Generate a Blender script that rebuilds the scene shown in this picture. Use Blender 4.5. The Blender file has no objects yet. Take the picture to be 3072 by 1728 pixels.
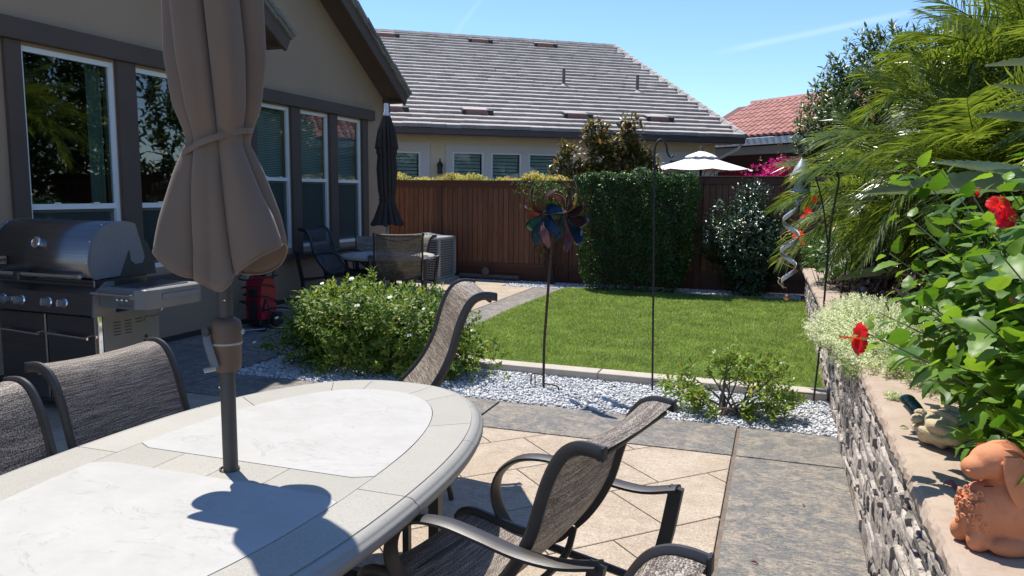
import bpy, math, random
import numpy as np
from mathutils import Vector, Matrix, Euler
random.seed(7); RNG = np.random.default_rng(11)
R = math.radians; PI = math.pi
SC = bpy.context.scene; COL = SC.collection

# ---------------------------------------------------------------- camera
cam_d = bpy.data.cameras.new('camera'); cam = bpy.data.objects.new('camera', cam_d); COL.objects.link(cam)
cam_d.sensor_width = 36.0; cam_d.lens = 36.0 * 2300.0 / 3072.0; cam_d.clip_start = 0.05; cam_d.clip_end = 1000
_y, _p, _r = R(19.0), R(7.1), 0.010
f = Vector((-math.sin(_y)*math.cos(_p), math.cos(_y)*math.cos(_p), -math.sin(_p)))
rt = Vector((math.cos(_y), math.sin(_y), 0)); up = rt.cross(f)
r2 = rt*math.cos(_r) + up*math.sin(_r); u2 = -rt*math.sin(_r) + up*math.cos(_r)
cam.matrix_world = Matrix(((r2.x, u2.x, -f.x, 0), (r2.y, u2.y, -f.y, 0), (r2.z, u2.z, -f.z, 1.6), (0, 0, 0, 1)))
SC.camera = cam
# ---------------------------------------------------------------- sky and sun
SUN = Vector((-0.336, 0.245, 0.91)).normalized()
elev = math.asin(SUN.z); azim = math.atan2(SUN.x, SUN.y)
W = bpy.data.worlds.new('World'); SC.world = W; W.use_nodes = True
nt = W.node_tree; nt.nodes.clear()
sky = nt.nodes.new('ShaderNodeTexSky'); sky.sky_type = 'NISHITA'; sky.sun_disc = False
sky.sun_elevation = elev; sky.sun_rotation = azim % (2*PI); sky.air_density = 1.0; sky.dust_density = 0.0; sky.ozone_density = 3.2; sky.altitude = 100
bg = nt.nodes.new('ShaderNodeBackground'); bg.inputs['Strength'].default_value = 0.13
wo = nt.nodes.new('ShaderNodeOutputWorld')
def _nd(t, **k):
    o = nt.nodes.new(t)
    for a, b in k.items(): setattr(o, a, b)
    return o
tint = _nd('ShaderNodeMix', data_type='RGBA', blend_type='MULTIPLY'); tint.inputs[0].default_value = 1; nt.links.new(sky.outputs[0], tint.inputs[6]); tint.inputs[7].default_value = (.80,.91,1.08,1)
tcw = _nd('ShaderNodeTexCoord'); cur = tint.outputs[2]
def _dot(v):
    o = _nd('ShaderNodeVectorMath', operation='DOT_PRODUCT'); nt.links.new(tcw.outputs['Generated'], o.inputs[0]); o.inputs[1].default_value = tuple(v); return o.outputs['Value']
def _mr(x, a, b, c, d):
    o = _nd('ShaderNodeMapRange', interpolation_type='SMOOTHSTEP'); nt.links.new(x, o.inputs[0])
    for i, v in zip((1,2,3,4), (a,b,c,d)): o.inputs[i].default_value = v
    return o.outputs[0]
def _mm(op, a, b):
    o = _nd('ShaderNodeMath', operation=op)
    for i, v in enumerate((a,b)):
        if isinstance(v, float): o.inputs[i].default_value = v
        else: nt.links.new(v, o.inputs[i])
    return o.outputs[0]
for a_, b_, w_, st_ in (((.18,1.16,.245),(-.09,1.06,.183),.006,.17), ((-.375,.975,.26),(-.415,.95,.198),.005,.16)):
    a_, b_ = Vector(a_).normalized(), Vector(b_).normalized(); n_ = a_.cross(b_).normalized(); m_ = (a_+b_).normalized(); half = a_.dot(m_)
    nz_ = _nd('ShaderNodeTexNoise'); nz_.inputs['Scale'].default_value = 14; nt.links.new(tcw.outputs['Generated'], nz_.inputs[0])
    ln = _mr(_mm('ABSOLUTE', _dot(n_), 0.0), 0., w_, 1., 0.); gate = _mr(_dot(m_), half-.004, half+.006, 0., 1.)
    fac = _mm('MULTIPLY', _mm('MULTIPLY', _mm('MULTIPLY', ln, gate), _mr(nz_.outputs['Fac'], .3, .6, .4, 1.)), st_)
    mx_ = _nd('ShaderNodeMix', data_type='RGBA'); nt.links.new(fac, mx_.inputs[0]); nt.links.new(cur, mx_.inputs[6]); mx_.inputs[7].default_value = (6.2,6.8,7.6,1); cur = mx_.outputs[2]
nt.links.new(cur, bg.inputs[0]); nt.links.new(bg.outputs[0], wo.inputs[0])
sd = bpy.data.lights.new('sun', 'SUN'); sd.energy = 4.6; sd.angle = R(0.53); sd.color = (1.0, 0.95, 0.865)
so = bpy.data.objects.new('sun', sd); COL.objects.link(so); so.rotation_euler = SUN.to_track_quat('Z', 'Y').to_euler(); so.location = SUN*40
SC.view_settings.view_transform = 'Standard'; SC.view_settings.look = 'None'
SC.view_settings.exposure = 0.56; SC.view_settings.gamma = 1.0; SC.view_settings.use_curve_mapping = False
SC.cycles.max_bounces = 8; SC.cycles.transparent_max_bounces = 12; SC.cycles.sample_clamp_indirect = 6

# ---------------------------------------------------------------- materials
def srgb(r, g, b):
    c = lambda v: (v/255/12.92) if v/255 <= .04045 else ((v/255+.055)/1.055)**2.4
    return (c(r), c(g), c(b), 1)
class NT:
    def __init__(s, name):
        s.m = bpy.data.materials.new(name); s.m.use_nodes = True; s.t = s.m.node_tree; s.t.nodes.clear()
        s.out = s.n('ShaderNodeOutputMaterial')
    def n(s, typ, ins=None, **kw):
        o = s.t.nodes.new(typ)
        for k, v in kw.items(): setattr(o, k, v)
        for k, v in (ins or {}).items():
            if hasattr(v, 'is_output') or isinstance(v, bpy.types.NodeSocket): s.t.links.new(v, o.inputs[k])
            else: o.inputs[k].default_value = v
        return o
    def mix(s, a, b, fac, mode='MIX'):
        o = s.t.nodes.new('ShaderNodeMix'); o.data_type = 'RGBA'; o.blend_type = mode
        for k, v in ((0, fac), (6, a), (7, b)):
            if isinstance(v, bpy.types.NodeSocket): s.t.links.new(v, o.inputs[k])
            else: o.inputs[k].default_value = v
        return o.outputs[2]
    def ramp(s, fac, stops):
        o = s.n('ShaderNodeValToRGB', {0: fac}); e = o.color_ramp.elements
        while len(e) > 1: e.remove(e[-1])
        e[0].position, e[0].color = stops[0][0], col4(stops[0][1])
        for p_, c_ in stops[1:]:
            q = e.new(p_); q.color = col4(c_)
        return o.outputs[0]
    def math(s, op, a, b=0.0, clamp=False):
        o = s.t.nodes.new('ShaderNodeMath'); o.operation = op; o.use_clamp = clamp
        for k, v in ((0, a), (1, b)):
            if isinstance(v, bpy.types.NodeSocket): s.t.links.new(v, o.inputs[k])
            else: o.inputs[k].default_value = v
        return o.outputs[0]
def col4(c): 
    if isinstance(c, (int, float)): return (c, c, c, 1)
    return tuple(c) if len(c) == 4 else tuple(c)+(1,)
def coords(N, scale=(1,1,1), rnd=True, uv=False):
    tc = N.n('ShaderNodeTexCoord'); v = tc.outputs['UV' if uv else 'Object']
    if rnd:
        oi = N.n('ShaderNodeObjectInfo'); k = N.math('MULTIPLY', oi.outputs['Random'], 37.0)
        v = N.n('ShaderNodeVectorMath', {0: v, 1: k}, operation='ADD').outputs[0]
    return N.n('ShaderNodeMapping', {'Vector': v, 'Scale': scale}).outputs[0]
def noise(N, vec, sc, det=4, rough=.55, dist=0):
    return N.n('ShaderNodeTexNoise', {'Vector': vec, 'Scale': sc, 'Detail': det, 'Roughness': rough, 'Distortion': dist}).outputs['Fac']
MATS = {}
def mat(name, c1, c2=None, sc=8, rough=.7, metal=0, bump=0, bsc=60, rand=0, island=0, stretch=(1,1,1), spec=.5, coat=0, c3=None, sc3=60, f3=.5, bdist=.01, sheen=0, contrast=.2, det=5):
    """plain surface: two-tone noise, fine speckle c3, bump, random value per object or per island"""
    if name in MATS: return MATS[name]
    N = NT(name); v = coords(N, stretch)
    c1 = col4(c1); c2 = col4(c2) if c2 else c1
    f_ = noise(N, v, sc, det); f_ = N.n('ShaderNodeMapRange', {0: f_, 1: .5-contrast, 2: .5+contrast, 3: 0., 4: 1.}).outputs[0]
    c = N.mix(c1, c2, f_)
    if c3:
        g = noise(N, v, sc3, 3, .7); g = N.n('ShaderNodeMapRange', {0: g, 1: .52, 2: .62, 3: 0., 4: f3}).outputs[0]
        c = N.mix(c, col4(c3), g)
    if rand or island:
        if rand: rv = N.n('ShaderNodeObjectInfo').outputs['Random']
        else: rv = N.n('ShaderNodeNewGeometry').outputs['Random Per Island']
        a = rand or island
        val = N.n('ShaderNodeMapRange', {0: rv, 1: 0., 2: 1., 3: 1-a, 4: 1+a}).outputs[0]
        c = N.n('ShaderNodeHueSaturation', {'Color': c, 'Value': val}).outputs[0]
    b = N.n('ShaderNodeBsdfPrincipled', {'Base Color': c, 'Roughness': rough, 'Metallic': metal, 'Specular IOR Level': spec, 'Coat Weight': coat})
    if sheen: b.inputs['Sheen Weight'].default_value = sheen
    if bump:
        h = noise(N, v, bsc, 6, .65)
        N.t.links.new(N.n('ShaderNodeBump', {'Height': h, 'Strength': bump, 'Distance': bdist}).outputs[0], b.inputs['Normal'])
    N.t.links.new(b.outputs[0], N.out.inputs[0]); MATS[name] = N.m; return N.m
def leafmat(name, ca, cb, trans=.35, rough=.42, spec=.5, cc=None, tcol=None, pos=.5):
    """thin leaf: colour differs leaf by leaf, light passes through"""
    if name in MATS: return MATS[name]
    N = NT(name); rv = N.n('ShaderNodeNewGeometry').outputs['Random Per Island']
    oi = N.n('ShaderNodeObjectInfo').outputs['Random']
    rv = N.math('FRACT', N.math('ADD', rv, oi))
    st = [(0, ca), (pos, tuple((a+b)/2 for a, b in zip(ca[:3], cb[:3]))), (.93, cb)]
    if cc: st.append((.985, cc))
    c = N.ramp(rv, st)
    v = coords(N, (1,1,1), False); vv = noise(N, v, 3.0, 2)
    c = N.n('ShaderNodeHueSaturation', {'Color': c, 'Value': N.n('ShaderNodeMapRange', {0: vv, 1: .3, 2: .7, 3: .8, 4: 1.2}).outputs[0]}).outputs[0]
    b = N.n('ShaderNodeBsdfPrincipled', {'Base Color': c, 'Roughness': rough, 'Specular IOR Level': spec})
    tc = N.n('ShaderNodeHueSaturation', {'Color': c, 'Value': 1.9, 'Saturation': 1.05, 'Hue': .485}).outputs[0]
    t = N.n('ShaderNodeBsdfTranslucent', {'Color': tc})
    mx = N.n('ShaderNodeMixShader', {0: trans, 1: b.outputs[0], 2: t.outputs[0]})
    N.t.links.new(mx.outputs[0], N.out.inputs[0]); MATS[name] = N.m; return N.m

M_stucco = mat('stucco_taupe', (.33,.232,.152), (.37,.262,.175), 1.2, .9, bump=.35, bsc=260, bdist=.004, c3=(.16,.125,.095), sc3=160, f3=.25)
M_trim = mat('trim_brown', (.082,.058,.043), (.098,.070,.053), 2, .85, bump=.3, bsc=220, bdist=.003)
M_vinyl = mat('white_vinyl', (.78,.80,.80), (.74,.76,.76), 3, .35)
M_nstucco = mat('cream_stucco', (.70,.61,.43), (.74,.66,.48), 1.5, .9, bump=.3, bsc=200, bdist=.004)
M_ntrim = mat('pale_grey_trim', (.62,.61,.56), (.66,.65,.60), 2, .85)
M_gutter = mat('brown_gutter', (.075,.055,.045), (.09,.066,.052), 3, .5)
M_tile = mat('weathered_roof_tile', (.35,.31,.275), (.475,.43,.385), 3, .85, bump=.5, bsc=40, island=.13, c3=(.14,.12,.115), sc3=90, f3=.6, stretch=(1,1,1))
M_tileo = mat('weathered_roof_tile_piece', (.35,.31,.275), (.475,.43,.385), 3, .85, bump=.5, bsc=40, rand=.13, c3=(.14,.12,.115), sc3=90, f3=.6)
M_tileg = mat('grey_shake_tile', (.16,.15,.135), (.24,.225,.205), 6, .9, bump=.6, bsc=50, rand=.18, stretch=(1,6,6))
M_barrel = mat('terracotta_roof_tile', (.34,.14,.11), (.43,.20,.16), 3, .8, rand=.16, island=.0)
M_cedar = mat('stained_cedar', (.15,.056,.026), (.23,.092,.040), 5, .6, bump=.3, bsc=30, rand=.20, stretch=(9,9,.7), c3=(.08,.028,.013), sc3=3.2, f3=.5)
M_cedard = mat('dark_stained_rail', (.085,.03,.017), (.12,.042,.022), 4, .6, bump=.2, bsc=30, stretch=(.7,9,9))
M_conc = mat('kerb_concrete', (.42,.37,.31), (.50,.45,.38), 6, .9, bump=.3, bsc=90, c3=(.33,.29,.25), sc3=150)
M_soil = mat('dark_mulch', (.035,.024,.018), (.07,.05,.036), 30, 1, bump=.8, bsc=60, bdist=.02)
M_turf = mat('turf_soil', (.05,.075,.02), (.075,.10,.03), 20, 1, bump=.6, bsc=120)
M_black = mat('black_plastic', (.018,.018,.019), (.025,.025,.026), 8, .45)
M_frame = mat('bronze_powder_coat', (.040,.034,.029), (.050,.043,.037), 25, .42, bump=.08, bsc=300)
M_pole = mat('umbrella_pole_bronze', (.055,.047,.040), (.066,.056,.048), 10, .5, c3=(.10,.085,.07), sc3=25, f3=.2)
M_hub = mat('brown_plastic_hub', (.115,.070,.042), (.13,.080,.048), 8, .55)
M_grey = mat('grey_plastic', (.13,.125,.12), (.15,.145,.14), 8, .4)
M_cloth = mat('taupe_canvas', (.175,.124,.088), (.20,.143,.104), 3, .95, bump=.5, bsc=500, bdist=.002, sheen=.2, spec=.1)
M_cloth2 = mat('charcoal_canvas', (.045,.037,.033), (.06,.05,.045), 3, .95, bump=.3, bsc=300, bdist=.002, spec=.1)
M_white_cloth = mat('white_canvas', (.80,.79,.76), (.78,.77,.74), 3, .9)
M_steel = mat('brushed_steel', (.42,.41,.41), (.50,.49,.49), 2, .24, 1, stretch=(1,60,60), bump=.03, bsc=50)
M_steeld = mat('dark_brushed_steel', (.17,.16,.16), (.22,.21,.21), 2, .30, .9, stretch=(1,60,60))
M_chrome = mat('chrome', (.8,.8,.8), None, 2, .06, 1)
M_cast = mat('cast_grey_enamel', (.15,.16,.17), (.18,.19,.20), 60, .5, bump=.05, bsc=300)
M_charc = mat('charcoal_enamel', (.035,.036,.038), (.045,.046,.048), 20, .45)
M_silver = mat('grey_painted_panel', (.19,.19,.18), (.22,.22,.21), 4, .45, .3)
M_acgrey = mat('ac_grey_paint', (.32,.34,.34), (.36,.38,.38), 4, .5)
M_red = mat('red_gloss_plastic', (.36,.012,.03), (.40,.015,.035), 4, .25)
M_rubber = mat('black_rubber_hose', (.012,.012,.013), None, 4, .5)
M_iron = mat('black_iron', (.022,.023,.026), (.035,.036,.04), 30, .5, .3, bump=.1, bsc=200)
M_rust = mat('rusty_iron', (.05,.035,.028), (.085,.05,.035), 30, .7, .3, bump=.2, bsc=200)
M_cap = mat('sandstone_cap', (.345,.26,.195), (.43,.34,.265), 5, .85, bump=.4, bsc=30, bdist=.01, c3=(.26,.19,.15), sc3=22, f3=.25)
M_stone = mat('ledge_stone', (.28,.24,.21), (.56,.51,.44), 14, .9, bump=.9, bsc=45, rand=.5, c3=(.12,.10,.095), sc3=24, f3=.6, bdist=.02)
M_stonei = mat('ledge_stone_far', (.30,.26,.235), (.46,.41,.36), 14, .9, bump=.9, bsc=45, island=.42, c3=(.16,.13,.12), sc3=24, f3=.6, bdist=.02)
M_mortar = mat('dark_mortar', (.06,.05,.045), (.09,.075,.065), 20, 1)
M_gravel = mat('white_gravel', (.52,.53,.545), (.64,.65,.66), 30, .8, island=.30)
M_gravelbed = mat('gravel_bed', (.28,.28,.29), (.42,.42,.43), 60, 1, bump=.8, bsc=70, bdist=.02)
M_rimtile = mat('speckled_table_tile', (.37,.345,.29), (.405,.38,.325), 4, .55, c3=(.21,.20,.17), sc3=420, f3=.9, bump=.1, bsc=400, rand=.05)
M_rimedge = mat('speckled_table_edge', (.30,.29,.255), (.33,.315,.28), 4, .5, c3=(.22,.20,.17), sc3=420, f3=.7, bump=.08, bsc=400)
M_terra = mat('terracotta_clay', (.56,.205,.085), (.66,.265,.125), 12, .8, bump=.15, bsc=120, c3=(.46,.16,.07), sc3=40, f3=.3)
M_tealg = mat('teal_glaze', (.018,.052,.062), (.035,.085,.10), 14, .12, coat=.6)
M_sandc = mat('sandy_stoneware', (.50,.40,.24), (.60,.50,.33), 60, .95, bump=.9, bsc=220, bdist=.006)
M_bark = mat('grey_bark', (.13,.10,.08), (.20,.16,.125), 20, .9, bump=.5, bsc=60)
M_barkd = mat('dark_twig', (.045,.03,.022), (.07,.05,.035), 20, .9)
M_verd = mat('verdigris_metal', (.20,.30,.31), (.36,.42,.42), 12, .45, .4, c3=(.10,.17,.19), sc3=30)
M_silv = mat('aged_silver_ribbon', (.42,.47,.48), (.52,.56,.57), 12, .4, .5)
M_copper = mat('copper_ball', (.55,.24,.12), (.62,.30,.17), 10, .3, .7)
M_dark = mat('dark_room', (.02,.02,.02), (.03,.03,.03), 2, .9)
M_room = mat('grey_green_blind', (.32,.39,.36), (.36,.43,.40), 2, .8)
M_curtain = mat('pale_green_curtain', (.30,.36,.33), (.36,.42,.39), 5, .9, stretch=(1,8,1))
M_nshut = mat('neighbour_shutter', (.55,.60,.57), (.60,.65,.62), 3, .6)
M_maroon = mat('maroon_boards', (.11,.035,.028), (.13,.042,.032), 3, .8)
M_pipe = mat('brown_pipe', (.10,.075,.06), (.13,.10,.08), 8, .6)
M_deadleaf = mat('dry_purple_bloom', (.20,.07,.12), (.30,.13,.17), 30, .8)
M_white = mat('off_white_plastic', (.7,.71,.72), None, 3, .4)
M_stem = mat('green_stem', (.09,.13,.035), (.14,.18,.06), 20, .6)

def glassmat(name, tint, refl=.05, trans=.9, bump=.012, k=1.7):
    N = NT(name); v = coords(N, (1,1,1))
    h = noise(N, v, 1.3, 2); nb = N.n('ShaderNodeBump', {'Height': h, 'Strength': bump*8, 'Distance': .02}).outputs[0]
    fr = N.n('ShaderNodeFresnel', {'IOR': 1.52, 'Normal': nb}).outputs[0]
    fac = N.math('ADD', N.math('MULTIPLY', fr, k), refl, True); fac = N.math('MULTIPLY', fac, N.math('SUBTRACT', 1.0, N.n('ShaderNodeNewGeometry').outputs['Backfacing']))
    t = N.n('ShaderNodeBsdfTransparent', {'Color': col4(tint)}); g = N.n('ShaderNodeBsdfGlossy', {'Color': (1,1,1,1), 'Roughness': .015, 'Normal': nb})
    mx = N.n('ShaderNodeMixShader', {0: fac, 1: t.outputs[0], 2: g.outputs[0]}); N.t.links.new(mx.outputs[0], N.out.inputs[0]); return N.m
M_glass = glassmat('window_glass', (.66,.74,.70))
M_glass2 = glassmat('blind_window_glass', (.90,.95,.92), .02, k=1.15)
M_nglass = glassmat('neighbour_glass', (.8,.86,.84), .0, k=.9)
def screenmat():
    N = NT('insect_screen'); d_ = N.n('ShaderNodeBsdfDiffuse', {'Color': (.075,.09,.085,1)}); t = N.n('ShaderNodeBsdfTransparent')
    mx = N.n('ShaderNodeMixShader', {0: .42, 1: t.outputs[0], 2: d_.outputs[0]}); N.t.links.new(mx.outputs[0], N.out.inputs[0]); return N.m
M_screen = screenmat()
def coloured(name, c, rough=.25, spec=.6, metal=.4):
    return mat(name, c, tuple(x*.6 for x in c), 25, .4, metal, spec=.3, bump=.1, bsc=40)

def concmat(name, base, tan, dark, sc, f_tan=.8, mid_=.35):
    N = NT(name); v = coords(N, (1,1,1)); v2 = coords(N, (1,1,1), False)
    big = noise(N, v2, 1.1, 5, .6, .4); med = noise(N, v, sc, 8, .7, .6); fine = noise(N, v, 95, 4, .75)
    s_ = N.n('ShaderNodeMapping', {'Vector': v, 'Scale': (1, 3.2, 1), 'Rotation': (0,0,.25)}).outputs[0]
    st = noise(N, s_, sc*2.2, 8, .75, 1.2)
    c = N.mix(col4(base), col4(tan), N.n('ShaderNodeMapRange', {0: med, 1: .45, 2: .62, 3: 0., 4: f_tan}).outputs[0])
    c = N.mix(c, col4(dark), N.n('ShaderNodeMapRange', {0: st, 1: .50, 2: .68, 3: 0., 4: .75}).outputs[0])
    c = N.mix(c, col4(tan), N.n('ShaderNodeMapRange', {0: big, 1: .5, 2: .75, 3: 0., 4: .6}).outputs[0])
    c = N.n('ShaderNodeHueSaturation', {'Color': c, 'Value': N.n('ShaderNodeMapRange', {0: fine, 1: .3, 2: .7, 3: .6, 4: 1.4}).outputs[0]}).outputs[0]
    m3 = noise(N, s_, 26, 6, .8, 1.0); c = N.mix(c, col4(dark), N.n('ShaderNodeMapRange', {0: m3, 1: .52, 2: .60, 3: 0., 4: mid_}).outputs[0]); c = N.mix(c, col4(tan), N.n('ShaderNodeMapRange', {0: m3, 1: .47, 2: .38, 3: 0., 4: mid_}).outputs[0])
    b = N.n('ShaderNodeBsdfPrincipled', {'Base Color': c, 'Roughness': .62, 'Specular IOR Level': .35})
    hh = N.math('ADD', N.math('MULTIPLY', st, .8), N.math('MULTIPLY', fine, .12))
    N.t.links.new(N.n('ShaderNodeBump', {'Height': hh, 'Strength': .5, 'Distance': .012}).outputs[0], b.inputs['Normal'])
    N.t.links.new(b.outputs[0], N.out.inputs[0]); return N.m
M_beige = concmat('stamped_beige', (.385,.305,.225), (.475,.40,.31), (.27,.205,.15), 3.0)
M_greyc = concmat('stamped_grey', (.150,.146,.138), (.34,.285,.22), (.070,.073,.080), 9.0, .9, .9)
M_joint = mat('patio_joint', (.13,.10,.08), (.20,.155,.12), 30, 1)

def slabmat():
    N = NT('cast_slab_white'); v = coords(N, (1,1,1)); v2 = N.n('ShaderNodeMapping', {'Vector': v, 'Scale': (1.0, 1.9, 1)}).outputs[0]
    w = N.n('ShaderNodeTexNoise', {'Vector': v2, 'Scale': 1.5, 'Detail': 6, 'Roughness': .6, 'Distortion': .9}).outputs['Fac']
    a = N.math('ABSOLUTE', N.math('SUBTRACT', w, .5))
    w2 = noise(N, v2, 3.4, 5, .65, 1.2); a2 = N.math('ABSOLUTE', N.math('SUBTRACT', w2, .47))
    gate = noise(N, v, 4.0, 3); g = N.n('ShaderNodeMapRange', {0: gate, 1: .50, 2: .56, 3: 0., 4: 1.}).outputs[0]
    g2 = N.n('ShaderNodeMapRange', {0: gate, 1: .46, 2: .41, 3: 0., 4: 1.}).outputs[0]
    l1 = N.math('MULTIPLY', N.n('ShaderNodeMapRange', {0: a, 1: .0, 2: .006, 3: 1., 4: 0.}).outputs[0], g)
    l2 = N.math('MULTIPLY', N.n('ShaderNodeMapRange', {0: a2, 1: .0, 2: .008, 3: 1., 4: 0.}).outputs[0], g2)
    ln = N.math('MAXIMUM', l1, l2)
    cl = noise(N, v, 7, 6, .7)
    c = N.mix((.40,.385,.355,1), (.445,.43,.40,1), N.n('ShaderNodeMapRange', {0: cl, 1: .35, 2: .65, 3: 0., 4: 1.}).outputs[0])
    c = N.mix(c, (.30,.29,.28,1), N.math('MULTIPLY', ln, .5))
    b = N.n('ShaderNodeBsdfPrincipled', {'Base Color': c, 'Roughness': .6, 'Specular IOR Level': .25})
    h = N.math('SUBTRACT', N.math('MULTIPLY', w, 3.0), ln)
    N.t.links.new(N.n('ShaderNodeBump', {'Height': h, 'Strength': .35, 'Distance': .004}).outputs[0], b.inputs['Normal'])
    N.t.links.new(b.outputs[0], N.out.inputs[0]); return N.m
M_slab = slabmat()
def slingmat(name, dark, mid, light, trans=.0, hole=.0):
    """woven sling: uneven threads that run across the chair, UV in metres"""
    N = NT(name); v = coords(N, (1,1,1), True, True)
    a = noise(N, N.n('ShaderNodeMapping', {'Vector': v, 'Scale': (9, 200, 1)}).outputs[0], 1.0, 2, .6)
    b_ = noise(N, N.n('ShaderNodeMapping', {'Vector': v, 'Scale': (1.5, 60, 1)}).outputs[0], 1.0, 2, .5)
    c_ = noise(N, N.n('ShaderNodeMapping', {'Vector': v, 'Scale': (260, 300, 1)}).outputs[0], 1.0, 2, .5)
    m_ = N.math('ADD', N.math('MULTIPLY', a, .34), N.math('ADD', N.math('MULTIPLY', b_, .10), N.math('MULTIPLY', c_, .56)))
    c = N.ramp(m_, [(.40, dark), (.50, mid), (.60, light)])
    p = N.n('ShaderNodeBsdfPrincipled', {'Base Color': c, 'Roughness': .62, 'Specular IOR Level': .4})
    N.t.links.new(N.n('ShaderNodeBump', {'Height': m_, 'Strength': .6, 'Distance': .003}).outputs[0], p.inputs['Normal'])
    t = N.n('ShaderNodeBsdfTranslucent', {'Color': c}); mx = N.n('ShaderNodeMixShader', {0: .12, 1: p.outputs[0], 2: t.outputs[0]})
    if hole:
        w = N.n('ShaderNodeMapping', {'Vector': v, 'Scale': (1, 1, 1)}).outputs[0]
        tr = N.n('ShaderNodeBsdfTransparent'); k = noise(N, N.n('ShaderNodeMapping', {'Vector': v, 'Scale': (160, 110, 1)}).outputs[0], 1.0, 1)
        mx = N.n('ShaderNodeMixShader', {0: N.n('ShaderNodeMapRange', {0: k, 1: .5, 2: .6, 3: 0., 4: hole}).outputs[0], 1: mx.outputs[0], 2: tr.outputs[0]})
    N.t.links.new(mx.outputs[0], N.out.inputs[0]); return N.m
M_sling = slingmat('brown_woven_sling', (.04,.028,.023), (.16,.125,.10), (.50,.44,.36))
M_sling2 = slingmat('open_weave_sling', (.05,.04,.032), (.12,.095,.07), (.26,.21,.16), hole=.5)

L_grass = leafmat('grass_blade', (.135,.235,.035), (.32,.42,.115), .35, .5, .35, cc=(.30,.26,.11))
L_hedge = leafmat('hedge_leaf', (.020,.052,.010), (.050,.115,.018), .25, .42, .35)
L_gard = leafmat('gardenia_leaf', (.065,.13,.016), (.18,.27,.045), .34, .5, .35, cc=(.32,.26,.03))
L_small = leafmat('young_gardenia_leaf', (.12,.20,.03), (.24,.33,.07), .40, .38, .5, cc=(.45,.35,.04))
L_cam = leafmat('camellia_leaf', (.016,.042,.012), (.045,.085,.03), .12, .30, .6)
L_bronze = leafmat('bronze_magnolia_leaf', (.07,.10,.022), (.24,.15,.04), .28, .35, .5)
L_photo = leafmat('photinia_leaf', (.24,.30,.05), (.50,.42,.13), .35, .5, .4, cc=(.50,.16,.06))
L_vine = leafmat('vine_leaf', (.05,.10,.015), (.10,.17,.03), .3, .4, .5)
L_tree = leafmat('broadleaf_tree_leaf', (.035,.07,.014), (.10,.15,.03), .25, .35, .5)
L_palm = leafmat('palm_leaflet', (.035,.070,.010), (.165,.225,.03), .40, .28, .75)
L_hib = leafmat('hibiscus_leaf', (.035,.105,.010), (.15,.27,.028), .42, .44, .42)
L_bop = leafmat('strelitzia_leaf', (.10,.15,.07), (.17,.22,.11), .18, .35, .5)
L_euph = leafmat('white_bract', (.42,.48,.25), (.66,.68,.46), .3, .6, .3)
L_euphg = leafmat('pale_green_small_leaf', (.16,.24,.06), (.34,.40,.16), .3, .6, .3)
L_purp = leafmat('purple_foliage', (.05,.022,.028), (.12,.07,.05), .2, .3, .6, cc=(.35,.15,.04))
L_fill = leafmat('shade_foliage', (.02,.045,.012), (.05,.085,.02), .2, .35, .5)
L_red = leafmat('red_petal', (.62,.008,.010), (.75,.02,.015), .35, .45, .4)
L_coral = leafmat('coral_petal', (.80,.07,.03), (.85,.14,.05), .35, .5, .4)
L_mag = leafmat('magenta_bract', (.42,.008,.10), (.58,.02,.17), .30, .5, .3)
L_wht = leafmat('white_petal', (.80,.79,.72), (.84,.83,.78), .3, .5, .3)
L_yel = leafmat('yellow_palm_leaflet', (.30,.29,.03), (.42,.38,.06), .4, .4, .5)

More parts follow.
